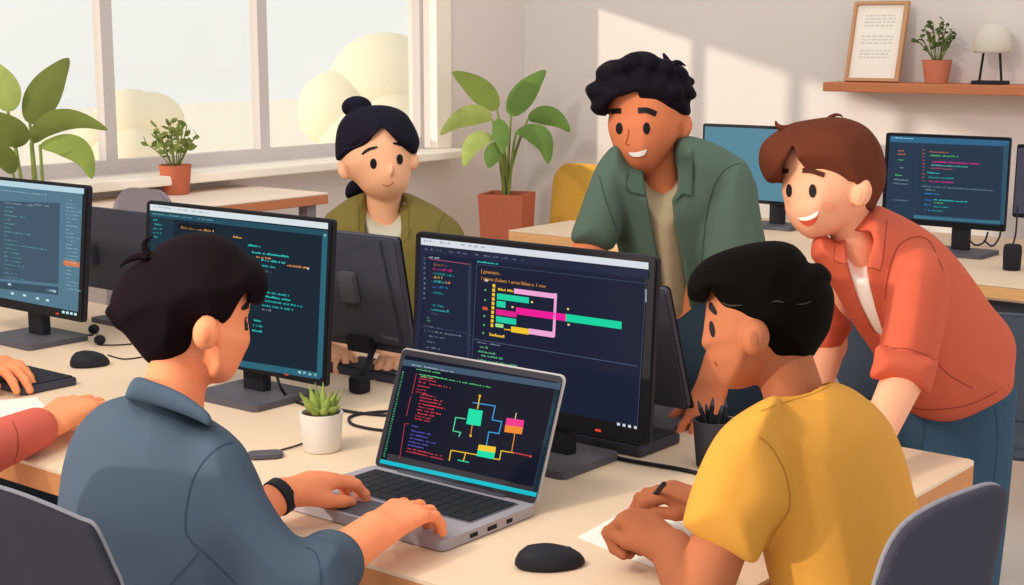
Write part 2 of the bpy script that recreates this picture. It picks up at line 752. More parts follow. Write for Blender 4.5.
# hazy trees outside
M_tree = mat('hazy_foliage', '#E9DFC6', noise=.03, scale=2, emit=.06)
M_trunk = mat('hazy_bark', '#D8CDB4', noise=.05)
for (px, top, wpx, d, lab) in ((385, 28, 190, 10.5, 'large pale hazy round tree outside right window'),
                               (130, 86, 120, 11.0, 'low pale hazy tree outside left window behind potted plant')):
    c = pt(px, top, d)
    s = d / FOC
    r = wpx * s / 2
    t = thing('tree', lab, 'tree', (c[0], c[1], 0))
    gs = []
    for k in range(9):
        a = 2.4 * k
        q = r * .55 * math.sqrt(k / 9)
        rr = r * (.62 - .02 * k)
        gs.append(ellipsoid((c[0] + q * math.cos(a), c[1] + q * math.sin(a), c[2] - r * .6 - .25 * r * (k % 3)), (rr, rr, rr * .9), 20, 12))
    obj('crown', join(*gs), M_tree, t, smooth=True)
    obj('trunk', tube([(c[0], c[1], -.1), (c[0] + .05, c[1], c[2] - r)], [.16, .1], 10), M_trunk, t, smooth=True)
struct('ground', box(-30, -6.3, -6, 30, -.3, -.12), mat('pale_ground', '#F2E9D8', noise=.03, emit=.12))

# ------------------------------------------------------------------ the big work table
t = thing('work_table', 'long shared work table with pale top and brown wooden edge', 'table', (-2.4, 1.95, 0))
TY0, TY1, TX0, TX1 = 1.425, 2.46, -3.75, -.932


def table_slab(x0, x1, y0, y1, z0, z1, r):
    return prism(rrect(x1 - x0, y1 - y0, r, 5), (x0, y0, z0), (1, 0, 0), (0, 1, 0), (0, 0, 1), z1 - z0)


obj('tabletop', table_slab(TX0, TX1, TY0, TY1, TZ - .006, TZ, .018), M_table, t)
obj('edge_band', table_slab(TX0, TX1, TY0, TY1, TZ - .045, TZ - .0062, .018), M_edge, t)
for x in (-3.6, -1.12):
    for y in (1.56, 2.32):
        obj('leg', box(x - .03, x + .03, y - .03, y + .03, 0, TZ - .0455, .004), M_steel, t)
obj('apron', box(-3.57, -1.15, 2.31, 2.33, .62, .69), M_steel, t)
obj('added_dark_panel', box(-3.6, -1.3, 1.80, 1.82, .22, .694), mat('panel_navy', '#1B2836', noise=.05), t)  # added panel, its navy stands in for the darkness under the tabletop


# ------------------------------------------------------------------ screen marks
CC = {'w': '#D8DCE0', 'g': '#7F8B98', 'dg': '#4A5666', 'c': '#2FC6C0', 't': '#1FA3A0', 'b': '#2E7FC4', 'y': '#F2C530', 'o': '#D98A3A',
      'p': '#E0208C', 'r': '#D2404A', 'm': '#1FD0A4', 'k': '#F0A6D8', 'v': '#5C55B8', 'gr': '#58C070', 'lg': '#9FE08A', 'db': '#2B3A50',
      'cy': '#16B3C4', 'sky': '#4FA0D8', 'tl': '#6FC0B8'}


class Marks:
    def __init__(s, o, n, off=.0006):
        s.o, s.n, s.off = np.array(o, float), np.array(n, float), off
        s.V, s.F, s.I, s.cols = [], [], [], []

    def P(s, x, y):
        r = ray(x, y)
        o = s.o + s.n * s.off
        return EYE + r * (((o - EYE) @ s.n) / (r @ s.n))

    def ci(s, c):
        if c not in s.cols:
            s.cols.append(c)
        return s.cols.index(c)

    def poly(s, pts, c):
        n = len(s.V)
        s.V += [s.P(*p) for p in pts]
        s.F.append(list(range(n, n + len(pts)))[::-1])
        s.I.append(s.ci(c))

    def slope(s, x, y):
        return (y - 40) / (x + 1380)

    def bar(s, x, y, L, h, c):
        """bar running along the screen from its upper left corner"""
        k = s.slope(x, y)
        s.poly([(x, y), (x + L, y + k * L), (x + L - .012 * h, y + k * L + h), (x, y + h)], c)

    def ln(s, pts, w, c):
        for (a, b) in zip(pts[:-1], pts[1:]):
            a, b = np.array(a, float), np.array(b, float)
            t = (b - a) / (np.linalg.norm(b - a) + 1e-9)
            n = np.array([-t[1], t[0]]) * w / 2
            e = t * w / 2
            s.poly([a - n - e, b - n + e, b + n + e, a + n - e], c)

    def code(s, x, y, L, c, h=1.7, gap=.16):
        """a run of small characters"""
        k = s.slope(x, y)
        u = 0
        while u < L:
            w = random.uniform(.8, 1.25)
            if random.random() > gap:
                hh = h * random.choice((.6, .7, 1, 1))
                s.poly([(x + u, y + k * u + h - hh), (x + u + w, y + k * (u + w) + h - hh), (x + u + w, y + k * (u + w) + h), (x + u, y + k * u + h)], c)
            u += w + .3

    def build(s, name, parent):
        if not s.V:
            return
        return obj(name, (s.V, s.F), [glow('display_' + c, CC.get(c, c)) for c in s.cols], parent, midx=s.I)


def text_geo(txt, o, ex, ey, size):
    cu = bpy.data.curves.new('t', 'FONT')
    cu.body = txt
    cu.size = size
    cu.resolution_u = 2
    ob = bpy.data.objects.new('t', cu)
    COL.objects.link(ob)
    dg = bpy.context.evaluated_depsgraph_get()
    me = bpy.data.meshes.new_from_object(ob.evaluated_get(dg))
    v = np.array([q.co[:] for q in me.vertices])
    f = [list(p.vertices) for p in me.polygons]
    bpy.data.objects.remove(ob)
    bpy.data.curves.remove(cu)
    bpy.data.meshes.remove(me)
    return np.array(o) + v[:, :1] * np.array(ex) + v[:, 1:2] * np.array(ey), f


class Panel:
    pass


def monitor(label, TL, TR, BR, Y, lean, base, bw, bd, scr, group=None, m=(.013, .015, .013, .024), foot_dy=.0, case=None, rim=True, led=True, neckw=.062):
    """front-facing flat display on a stand; corners are where its face stands in the plane Y"""
    p, q, r = on_y(*TL, Y + lean), on_y(*TR, Y + lean), on_y(*BR, Y)
    x0, x1, z0, z1 = p[0], (q[0] + r[0]) / 2, r[2], (p[2] + q[2]) / 2
    W, H = x1 - x0, math.hypot(z1 - z0, lean)
    O = np.array([x0, Y, z0])
    ex, ey = np.array([1., 0, 0]), np.array([0, lean, z1 - z0]) / H
    n = np.cross(ex, ey)
    bx, by = base[0], base[1]
    t = thing('monitor', label, 'monitor', (bx, by, TZ), group)
    hs = obj('housing', prism(rrect(W, H, .008), O - n * .016, ex, ey, n, .015, .003), case or M_black, t)
    obj('bezel', prism(rrect(W - .004, H - .004, .007), O + ex * .002 + ey * .002 - n * .001, ex, ey, n, .003), M_bezel, t)
    so = O + ex * m[0] + ey * m[3] + n * .0026
    sc = obj('screen', prism(rrect(W - m[0] - m[1], H - m[2] - m[3], .001, 1), so - n * .001, ex, ey, n, .001), glow('display_bg_' + scr, scr), t)
    # stand
    cx = bx
    obj('stand_neck', box(cx - .008 - neckw / 2, cx - .008 + neckw / 2, by + .006, by + .03, TZ + .012, z0 + H * .35, .004), M_black, t)
    poly = [(cx - bw / 2, by - bd / 2), (cx + bw / 2, by - bd / 2), (cx + bw / 2, by + bd / 2), (cx - bw / 2, by + bd / 2)]
    obj('stand_base', table_slab(cx - bw / 2, cx + bw / 2, by - bd / 2, by + bd / 2, TZ + .0005, TZ + .014, .012), M_mgrey, t)
    if led:
        obj('power_light', prism(rrect(.012, .004, .001, 1), O + ex * (W * .80) + ey * .009 + n * .0015, ex, ey, n, .0012), glow('led_red', '#E0452C'), t)
    P = Panel()
    P.t, P.sc, P.so, P.n, P.O, P.ex, P.ey, P.W, P.H = t, sc, so, n, O, ex, ey, W, H
    P.marks = lambda: Marks(so, n)
    return P


# --- monitor 1 (left)
G_M = 'monitors on the shared work table'
P = monitor('monitor at far left with blue-grey screen of code lines', (-34, 172.5), (87.5, 186.5), (82.5, 323), 2.02, .033, (-3.12, 2.05), .2, .17, '#55798C')
mk = P.marks()
mk.bar(-25, 177.5, 109, 5.5, '#B7D6E2')
mk.poly([(-25, 200), (60, 203), (58.5, 284), (-25, 276)], '#42586A')
mk.poly([(-25, 279), (58.5, 287), (58, 295), (-25, 286)], '#3A5062')
for y in np.arange(199, 290, 3.7):
    mk.code(66, y, random.uniform(4, 15), '#7FA9B8', 1.2)
mk.bar(63.5, 260, 16, 5, '#D9794A')
mk.code(65, 261, 12, '#F1C0A0', 1.3)
for i, y in enumerate(np.arange(206, 276, 4.1)):
    mk.code(4, y, (12, 8, 20, 6, 9, 7, 26, 3, 13, 45, 14, 15, 18, 17, 20, 8, 12, 22)[i % 18], '#68B0AA', 1.2)
mk.code(4, 202, 30, '#9EB6C2', 1.0)
mk.code(30, 203.5, 20, '#9EB6C2', 1.0)
mk.code(-4, 189, 50, '#8FB4C2', 1.0)
for x, y in ((8, 283), (11, 292), (23, 294), (36, 297), (46, 299)):
    mk.bar(x, y, 3, 2.2, '#BFE0E8')
mk.bar(46, 288.5, 10, 2.6, '#9CC3CF')
for x in (62, 66, 70, 74):
    mk.bar(x, 310.5 + (x - 62) * .18, 2.6, 2.6, '#BFE6EE')
mk.build('code_text', P.sc)

# --- monitor 2
P = monitor('monitor behind the boy in blue, teal code on dark screen', (147, 199), (332.5, 220.5), (325, 387.5), 1.965, .03, (-2.262, 1.985), .2, .17, '#172634')
mk = P.marks()
mk.bar(150, 204, 178, 6.2, '#D9E3E6')
mk.bar(150, 211, 178, 5.5, '#24505F')
mk.code(153, 205.5, 16, '#5C7078', 1.5)
for x in (166, 175, 183, 191, 198, 204):
    mk.code(x, 205.5 + (x - 153) * .12, 5, '#5C7078', 1.5)
mk.code(152, 212.8, 60, '#6FA5AF', 1.3)
mk.poly([(151, 217), (174, 219.6), (171, 330), (149, 326)], '#1C3543')
mk.poly([(322.5, 232.5), (328, 233), (322, 378), (316.5, 377)], '#2C6476')
mk.poly([(230, 358.5), (320.5, 373), (320, 379.5), (229.5, 365)], '#2C6476')
for i, y in enumerate(np.arange(219, 236, 4.2)):
    mk.code(153.5, y, (4, 8, 9, 7)[i % 4], '#3FC7C4', 1.5)
mk.poly([(178, 223), (216, 227.6), (216, 232), (178, 227.4)], '#101720')
mk.code(181, 226.2, 32, '#D8A046', 2)
mk.code(232, 235.5, 10, '#D8A046', 2)
L2 = [(248, 244, 12, 'c'), (252, 251, 37, 'c'), (256, 255.6, 14, 'o'), (260, 258.6, 25, 'c'), (287, 264.2, 20, 'o'), (262, 264.6, 13, 't'),
      (264, 270, 7, 'dg'), (264, 291, 25, 't'), (264, 295, 26, 'c'), (264, 299.5, 38, 't'), (262, 304, 30, 't'), (262, 308, 8, 'g'), (254, 319, 6, 'c'),
      (253, 324, 9, 't'), (252, 329, 10, 'c')]
for x, y, L, c in L2:
    mk.code(x, y, L, c, 1.9)
mk.bar(307, 267.3, 2, 2, 'w')
for x in (298, 303, 308, 314):
    mk.bar(x, 370.6 + (x - 298) * .165, 3, 2.6, '#BFE6EE')
mk.bar(323.5, 233.8, 3, 2.4, '#8FD5E0')
mk.build('code_text', P.sc)
M2 = P

# --- monitor 3
P = monitor('central large monitor with pink and green bar chart', (416, 230.5), (657, 257.5), (648, 446.5), 1.99, .018, (-1.497, 1.995), .155, .165, '#1B2036', m=(.012, .02, .014, .03))
mk = P.marks()
mk.bar(421, 237.7, 227.5, 6.8, '#DADDE6')
for x in (424, 430, 440, 446, 461, 466, 474, 481, 492):
    mk.code(x, 239.3 + (x - 421) * .11, 4, '#6A7080', 2)
mk.bar(420.5, 245, 228, 8, '#232A42')
for x in (425, 431, 437, 449, 456, 463, 474, 482, 487, 493, 499, 505, 512, 520):
    mk.code(x, 247.5 + (x - 421) * .115, 4, '#7A8296', 1.6)
mk.poly([(421, 253), (427, 253.8), (418, 352), (414, 352)], '#232A42')
mk.poly([(427, 260), (468, 265), (465, 355), (421, 349)], '#1F253C')
mk.poly([(468, 262), (472, 262.5), (470, 357), (466, 356.5)], '#2A3149')
for y in np.arange(266, 350, 4):
    mk.bar(468.8, y, 2, 2, '#3C455F')
for y in np.arange(257, 300, 5):
    mk.bar(423.5, y, 2, 2.2, '#6A7490')
mk.code(427, 256, 14, '#9AA3B5', 1.6)
mk.ln([(430, 259), (470, 264.4)], .8, '#9B4E70')
side = [(433, 263, 13, 'o'), (432, 267.2, 20, 'p'), (433, 272, 20, 't'), (432, 275.6, 10, 'y'), (431.5, 279.6, 15, 'c'), (445, 281, 5, 'o'), (432.5, 285, 15, 'b'),
        (431.5, 291, 12, 't'), (432, 303.6, 12, 't'), (431, 307.8, 18, 'c'), (431.5, 312.4, 8, 'dg'), (427, 316, 2, 'gr'), (427, 319, 4, 'gr')]
for x, y, L, c in side:
    mk.code(x, y, L, c, 2.3, .05)
mk.bar(422, 325.4, 44, .9, '#39425A')
for x, y, L in ((423, 325, 18), (424.5, 329.5, 37), (426, 334.5, 18), (427, 340.5, 7), (426, 346, 14)):
    mk.code(x, y, L, 'g', 1.5)
mk.ln([(477, 264), (646, 283.5)], .8, '#39425A')
mk.ln([(477, 264), (472, 357)], .8, '#39425A')
mk.code(477, 260.6, 20, 'c', 1.6, .05)
for x, y in ((486, 279), (484.6, 289), (484.4, 299), (483.4, 315), (483.2, 324), (482.4, 332)):
    mk.bar(x, y, 1.6, 1.8, 'gr')
mk.bar(482.6, 306.6, 5, 3, '#D05A38')
mk.bar(485, 279.2, 3, 2, 'w')
for y in np.arange(284, 328, 4.4):
    mk.bar(492.6 - (y - 284) * .05, y, 2.7, 3.2, 'y')
mk.code(489.5, 332.6, 14, 'y', 3, .05)
mk.code(498, 288, 15, 'y', 2.2)
mk.bar(497, 293.2, 32, 6, 'm')
mk.bar(496.6, 300.6, 9, 6.2, 'm')
mk.bar(496, 309, 20.5, 5.6, '#E0208C')
mk.bar(516, 307.2, 50, 7, '#EE1C98')
mk.bar(565.6, 313.8, 56, 7.6, '#14D3A0')
mk.bar(496, 316, 20.2, 6, 'm')
mk.bar(495.4, 323.2, 8, 3.6, 'lg')
mk.bar(511, 326.2, 18, 5.8, 'y')
mk.code(502.6, 327.6, 8, 'y', 2)
mk.bar(529, 328.4, 25, 5.6, 'k')
mk.bar(514, 288.4, 43, 5, 'k')
mk.poly([(554.4, 293.2), (557, 293.6), (555, 337), (552.3, 336.6)], 'k')
for x, y in ((531, 301), (511.5, 306), (567, 308), (567.6, 323.6)):
    mk.bar(x, y, 2, 1.8, '#F2D98A')
mk.ln([(474, 339), (637, 366.2)], .9, '#46506A')
mk.code(476, 341, 24, '#7A8296', 1.3)
for x, y, L in ((478.5, 345.4, 9), (478, 350, 18), (480, 354, 22), (478, 358.5, 38)):
    mk.code(x, y, L, '#58A878', 1.9)
mk.ln([(646, 284), (637, 428)], .9, '#39425A')
mk.bar(645, 289, 2, 13, '#8A93A8')
for x in (617, 622.5, 628, 634):
    mk.bar(x, 422.5 + (x - 617) * .2, 3, 2.8, '#C9D0DA')
mk.build('code_text', P.sc)
# the two readable heading lines
hd = []
k = mk.slope(481, 272)
for txt, x, y, sz in (('[ generator..', 481, 272.6, .0068), ('? prisms (Subers 1 erros libbes n, 1 row', 481, 279.6, .0068)):
    o = mk.P(x, y) + P.n * .0002
    hd.append(text_geo(txt, o, P.ex * 1.05, P.ey, sz * 1.25))
obj('heading_text', join(*hd), glow('display_amber', '#E59A3C'), P.sc)
M3 = P

# --- laptop
LX0, LX1, LY0, LY1 = -1.688, -1.343, 1.522, 1.742
t = thing('laptop', 'open silver laptop with circuit diagram of coloured boxes', 'laptop', (-1.515, 1.63, TZ))
obj('base', table_slab(LX0, LX1, LY0, LY1, TZ + .002, TZ + .018, .012), M_alu, t)
obj('deck_well', table_slab(LX0 + .02, LX1 - .02, LY0 + .085, LY1 - .018, TZ + .018, TZ + .0186, .004), mat('key_gap', '#5E5C66', noise=.03), t)
obj('touchpad', table_slab(LX0 + .12, LX1 - .12, LY0 + .008, LY0 + .075, TZ + .0181, TZ + .0187, .004), M_mgrey, t)
kx0, ky0 = LX0 + .024, LY0 + .089
kw, kh = (LX1 - .024 - kx0) / 14, (LY1 - .021 - ky0) / 5
for r_ in range(5):
    c_ = 0
    while c_ < 14:
        n_ = 5 if (r_ == 0 and c_ == 4) else 1
        obj('key', box(kx0 + c_ * kw + .001, kx0 + (c_ + n_) * kw - .001, ky0 + r_ * kh + .0011, ky0 + (r_ + 1) * kh - .0011, TZ + .0187, TZ + .0207, .0006, 1), M_key, t)
        c_ += n_
for y, w in ((LY0 + .06, .018), (LY0 + .1, .022), (LY0 + .145, .014)):
    obj('port', box(LX1 - .002, LX1 + .0004, y, y + w, TZ + .006, TZ + .0125), M_bezel, t)
LH = .206
lean = .077
O = np.array([LX0, LY1 - .003, TZ + .016])
ex, ey = np.array([1., 0, 0]), np.array([0, lean, .2]) / math.hypot(lean, .2)
n = np.cross(ex, ey)
W = LX1 - LX0
ld = obj('lid', prism(rrect(W, LH, .011), O - n * .007, ex, ey, n, .0062, .002), M_rim, t)
obj('lid_bezel', prism(rrect(W - .006, LH - .005, .009), O + ex * .003 + ey * .002 - n * .0009, ex, ey, n, .0013), mat('lid_bezel_plastic', '#33323A', noise=.03), t)
obj('hinge', tube([O + ex * .06, O + ex * (W - .06)], .006, 10), M_dgrey, t, smooth=40)
so = O + ex * .013 + ey * .027 + n * .0006
sc = obj('screen', prism(rrect(W - .026, LH - .04, .001, 1), so - n * .0002, ex, ey, n, .0006), glow('display_bg_laptop', '#0E1226'), t)
mk = Marks(so + n * .0004, n)
Q = Zm(360, 340, 3.655)
mk.poly(Q((158, 70), (735, 160), (731, 182), (154, 92)), '#41566B')
mk.poly(Q((75, 435), (646, 558), (643, 574), (71, 449)), '#18BCCB')
mk.poly(Q((154, 92), (172, 95), (95, 437), (76, 433)), '#111C2C')
mk.poly(Q((716, 180), (731, 182), (648, 556), (633, 553)), '#10293A')
for y in np.arange(115, 428, 9):
    x = 160 - (y - 92) * .228
    mk.bar(360 + x / 3.655, 340 + y / 3.655, 1.5, 1.2, 'gr')
for y in np.arange(200, 420, 10):
    x = 718 - (y - 182) * .222
    mk.bar(360 + x / 3.655, 340 + y / 3.655, 1.4, 1.6, '#2C6F86')


def lc(x, y, L, c, h=1.3, gap=.16):
    mk.code(360 + x / 3.655, 340 + y / 3.655, L / 3.655, c, h, gap)


lc(190, 88, 150, '#A9BAC8', 1.1)
lc(205, 103, 85, 'gr', 1.3)
for x, y, L in ((215, 122, 80), (222, 130, 40)):
    lc(x, y, L, 'gr')
lc(270, 132, 205, 'gr', 1.4)
reds = [(220, 130, 45), (217, 138, 60), (214, 150, 118), (211, 163, 52), (207, 176, 30), (204, 186, 40), (222, 195, 50), (219, 206, 80), (217, 217, 78), (214, 229, 95),
        (211, 240, 60), (208, 251, 88), (206, 263, 62), (203, 274, 56), (200, 284, 50)]
for x, y, L in reds:
    lc(x, y, L, 'r', 1.35)
vio = [(190, 310, 24), (188, 328, 70), (184, 341, 62), (180, 354, 95), (178, 367, 70), (176, 380, 56)]
for x, y, L in vio:
    lc(x, y, L, 'v', 1.35)
for x, y, L in ((174, 393, 125), (170, 403, 130)):
    lc(x, y, L, 'r', 1.35)
mk.ln(Q((206, 124), (190, 196)), .7, '#B03848')
mk.ln(Q((186, 205), (170, 276)), .7, '#B03848')
mk.ln(Q((178, 306), (164, 306), (145, 432)), .7, '#B03848')
mk.build('code_text', sc)
mk = Marks(so + n * .0006, n)
mk.poly(Q((398, 250), (449, 259), (440, 315), (388, 307)), '#18E0A8')
mk.poly(Q((537, 284), (600, 294), (596, 320), (531, 310)), '#F03A8C')
mk.poly(Q((531, 310), (596, 320), (591, 345), (527, 336)), '#F08A30')
mk.poly(Q((434, 382), (497, 391), (494, 412), (430, 402)), '#F2C530')
mk.poly(Q((430, 402), (494, 412), (488, 436), (426, 424)), '#18E0A8')
mk.ln(Q((383, 288), (350, 283), (340, 332), (368, 338), (362, 352)), 1, '#58D0A0')
mk.ln(Q((438, 205), (430, 250)), 1.2, 'y')
mk.ln(Q((410, 312), (404, 350)), 1, 'o')
mk.ln(Q((414, 229), (494, 241), (483, 292), (518, 298), (508, 342), (471, 336), (462, 384)), 1, '#3F9FE0')
mk.ln(Q((326, 440), (333, 403), (430, 420)), 1, 'y')
mk.ln(Q((386, 412), (378, 442)), 1, 'y')
mk.ln(Q((358, 439), (396, 447)), 1, '#18E0A8')
mk.ln(Q((490, 434), (510, 437), (516, 405), (560, 412)), 1, 'y')
mk.ln(Q((566, 342), (554, 410)), 1, 'o')
mk.ln(Q((550, 409), (624, 425)), 1, 'r')
mk.ln(Q((571, 268), (567, 288)), .9, '#D8C58A')
for x, y in ((438, 204), (404, 350)):
    mk.poly(Q((x - 4, y - 4), (x + 4, y - 3), (x + 4, y + 4), (x - 4, y + 4)), 'y')
mk.poly(Q((620, 421), (628, 422), (627, 430), (619, 429)), 'r')
mk.build('circuit_diagram', sc)


# ------------------------------------------------------------------ rear-facing displays across the table
def back_monitor(label, TL, TR, BR, Y, lean, foot, mount=None, loose=False):
    """display seen from behind; its top leans towards us"""
    p, q, r = on_y(*TL, Y - lean), on_y(*TR, Y - lean), on_y(*BR, Y)
    x0, x1, z0, z1 = p[0], (q[0] + r[0]) / 2, r[2], (p[2] + q[2]) / 2
    W, H = x1 - x0, math.hypot(z1 - z0, lean)
    O = np.array([x0, Y, z0])
    ex, ey = np.array([1., 0, 0]), np.array([0, -lean, z1 - z0]) / H
    n = np.cross(ex, ey)          # towards us
    t = thing('monitor', label, 'monitor', (foot[0], foot[1], TZ))
    obj('housing', prism(rrect(W, H, .01), O - n * .018, ex, ey, n, .018, .004), M_dgrey, t)
    obj('bezel', prism(rrect(W - .004, H - .004, .008), O - n * .022 + ex * .002 + ey * .002, ex, ey, n, .0038), M_bezel, t)
    obj('screen', prism(rrect(W - .03, H - .04, .001, 1), O - n * .0228 + ex * .015 + ey * .024, ex, ey, n, .0006), glow('display_bg_back', '#20303E'), t)
    return t, O, ex, ey, n, W, H


# monitor whose back shows left of monitor 2
t, O, ex, ey, n, W, H = back_monitor('dark monitor seen from behind, between far left monitor and boy', (72, 204), (168, 218), (166, 300), 2.33, .02, (-3.2, 2.28))
cx = O[0] + W * .5
obj('stand_neck', box(cx - .03, cx + .03, 2.332, 2.352, TZ + .012, O[2] + .12, .004), M_black, t)
obj('stand_base', table_slab(cx - .09, cx + .09, 2.28, 2.44, TZ + .0005, TZ + .012, .012), M_mgrey, t)
obj('wall_bracket', prism(rrect(.022, .055, .003, 2), O + ex * (W * .16) + ey * (H * .3) + n * .0005, ex, ey, n, .016, .002), M_dgrey, t, label='small grey bracket on the back')

# monitor in front of the woman
t, O, ex, ey, n, W, H = back_monitor('dark monitor seen from behind in front of woman', (296, 226), (398, 242), (409, 356), 2.29, .05, (-2.12, 2.135))
obj('back_bulge', prism([(0, 0), (W * .93, 0), (W * .86, H * .9), (0, H * .55)], O + ey * .02 + n * .0002, ex, ey, n, .006, .002), M_dgrey, t)
obj('vesa_mount', prism(rrect(.05, .07, .006, 2), O + ex * (W * .42) + ey * (H * .42) + n * .006, ex, ey, n, .014, .003), M_mgrey, t)
obj('bracket', prism(rrect(.075, .036, .003, 2), O + ex * (W * .4) - ey * .004 + n * .006, ex, ey, n, .012, .002), M_black, t)
fx = on_z(358, 393)
top = O + ex * (W * .66) + ey * .01 + n * .012
obj('stand_arm', tube([top, (fx[0] + .004, fx[1] + .02, TZ + .05), (fx[0], fx[1] + .01, TZ + .025)], .007, 10), M_black, t, smooth=True)
obj('stand_foot', box(fx[0] - .018, fx[0] + .018, fx[1] - .012, fx[1] + .022, TZ + .0005, TZ + .036, .006), M_black, t)
lb = prism([(0, 0), (.02, 0), (.02, .0025), (0, .0025)], O + ex * (W * .80) + ey * (H * .17) + n * .0066, ex, ey, n, .0004)
obj('maker_mark', text_geo('Tuwwee', O + ex * (W * .74) + ey * (H * .13) + n * .0066, ex, ey, .014), mat('mark_grey', '#8E8C98', noise=0), t)

# display behind monitor 3
t, O, ex, ey, n, W, H = back_monitor('dark monitor seen from behind, right of the bar chart monitor', (560, 278), (662, 291), (690.5, 412), 2.3, .085, (-1.55, 2.33))
cx = O[0] + W * .5
obj('stand_neck', box(cx - .03, cx + .03, 2.302, 2.322, TZ + .012, O[2] + .12, .004), M_black, t)
obj('stand_base', table_slab(cx - .09, cx + .09, 2.26, 2.42, TZ + .0005, TZ + .012, .012), M_mgrey, t)
obj('support_strut', tube([O + ex * (W - .02) + ey * .16 - n * .024, (O[0] + W - .02, 2.36, TZ + .006)], .006, 8), M_black, t, smooth=True)


# ------------------------------------------------------------------ keyboards, mice, small things
def keyboard(label, o, ang, W, D, rows, cols, h=.016, mbody=None):
    t = thing('keyboard', label, 'keyboard', o)
    R_ = rotz(ang, o)
    hb = h
    obj('case', xf(prism(rrect(W, D, .006), (0, 0, .0008), (1, 0, 0), (0, 1, 0), (0, 0, 1), hb, .002), R_), mbody or M_dgrey, t)
    a, b = (W - .012) / cols, (D - .012) / rows
    for i in range(rows):
        j = 0
        while j < cols:
            w = 4 if (i == 0 and j == 3) else 1
            w = min(w, cols - j)
            obj('key', xf(box(.006 + j * a + .001, .006 + (j + w) * a - .001, .006 + i * b + .001, .006 + (i + 1) * b - .001, hb + .0002, hb + .0045, .001, 1), R_), M_key, t)
            j += w
    return t


kb = on_z(31, 398)
keyboard('black keyboard under a hand at the far left', (kb[0] - .37, kb[1] + .0, TZ), math.radians(0), .345, .13, 5, 14)
keyboard('dark keyboard behind the woman\'s monitor', (-2.34, 2.25, TZ), 0, .30, .105, 4, 12)
keyboard('thick dark keyboard at the foot of the bar chart monitor', (-1.73, 2.105, TZ), 0, .335, .13, 4, 13, h=.018)


def mouse(label, px, py, L, W, H, ang):
    o = on_z(px, py)
    t = thing('mouse', label, 'mouse', o)
    prof = [(0.02, 0), (.46, 0), (.5, .12), (.49, .32), (.44, .58), (.34, .82), (.18, .96), (.02, 1.0)]
    V, F = lathe([(r * 2, z) for r, z in prof], n=36)
    V[:, 0] *= L / 2
    V[:, 1] *= W / 2
    V[:, 2] = V[:, 2] * H * (1 - .22 * (V[:, 0] / (L / 2)))
    V[:, 0] *= 1 - .1 * np.abs(V[:, 1] / (W / 2)) ** 3
    V[:, 2] += .001
    obj('shell', xf((V, F), rotz(ang, o)), M_black, t, smooth=60)
    return t, o


t, o = mouse('black mouse on pale desk near far left monitor', 90, 366, .088, .058, .034, math.radians(62))
t2, o2 = mouse('black mouse on table between laptop and paper', 550, 566, .1, .06, .03, math.radians(50))
for tt, oo, a in ((t, o, 62), (t2, o2, 50)):
    obj('scroll_wheel', xf(ellipsoid((.024, 0, .0235), (.007, .0024, .0035), 12, 8), rotz(math.radians(a), oo)), M_dgrey, tt, smooth=True)


def cable(name, label, P, r=.0028, m=None, cat='cable', z=None):
    W = [on_z(x, y, TZ + r + .0005 + (0 if len(q) == 0 else q[0])) for x, y, *q in P]
    return obj(name, tube(spline(W, 8), r, 8), m or M_black, origin=W[0], smooth=True, label=label, cat=cat)


cable('cable', 'black cable curling from monitor foot behind the succulent', [(277, 376, .07), (281, 388, .03), (290, 399), (306, 405), (330, 408), (360, 413), (395, 416)], .003)
cable('cable', 'looped black cable left of the laptop behind succulent', [(393, 431), (372, 429), (352, 424), (350, 417), (366, 413), (392, 411)], .0028)
cable('cable', 'black cable running from central monitor to the pen cup', [(586, 441), (594, 447), (606, 454), (625, 459.5), (650, 464), (680, 469), (706, 475)], .0036)
cable('cable', 'black cable from monitor 1 foot to first round plug'.replace('monitor 1 foot', 'far left monitor foot'), [(52, 331), (70, 335), (93, 335)], .002)
cable('cable', 'thin cable from second round plug towards boy in blue', [(100, 345), (115, 345), (132, 344)], .0016)
cable('cable', 'thin mouse cable curving right behind the boy in blue', [(108, 355), (124, 359), (142, 357)], .0016)
for px, py, lab in ((94, 334, 'small black round plug at right of far left monitor'), (100, 345, 'small black round plug beside the left mouse')):
    o = on_z(px, py)
    g = ellipsoid((o[0], o[1], TZ + .0125), (.014, .014, .012), 16, 10)
    obj('cable_plug', g, M_black, origin=o, smooth=True, label=lab, cat='plug')
# flat dongle
o = on_z(265, 457)
t = thing('cable_adapter', 'small flat dark pad with a cord beside white succulent pot', 'adapter', o)
obj('body', xf(prism(rrect(.064, .042, .016), (-.032, -.021, .001), (1, 0, 0), (0, 1, 0), (0, 0, 1), .007, .002), rotz(math.radians(50), o)), M_mgrey, t)
W = [on_z(x, y, TZ + .003) for x, y in ((281, 450), (292, 447), (304, 443))]
obj('cord', tube(spline(W, 6), .0018, 8), M_black, t, smooth=True)

# succulent
o = on_z(322, 450)
t = thing('potted_succulent', 'small green succulent in white pot beside the laptop', 'plant', o)
obj('pot', lathe([(.031, .001), (.033, .004), (.0385, .062), (.0385, .07), (.035, .07), (.034, .062), (.005, .062)], o, 40), M_white, t, smooth=40)
obj('soil', lathe([(.034, .0625), (.034, .065), (.002, .067)], o, 24), M_soil, t)


M_succ = mat('leaf_succulent', '#95A552', noise=.15, scale=20)


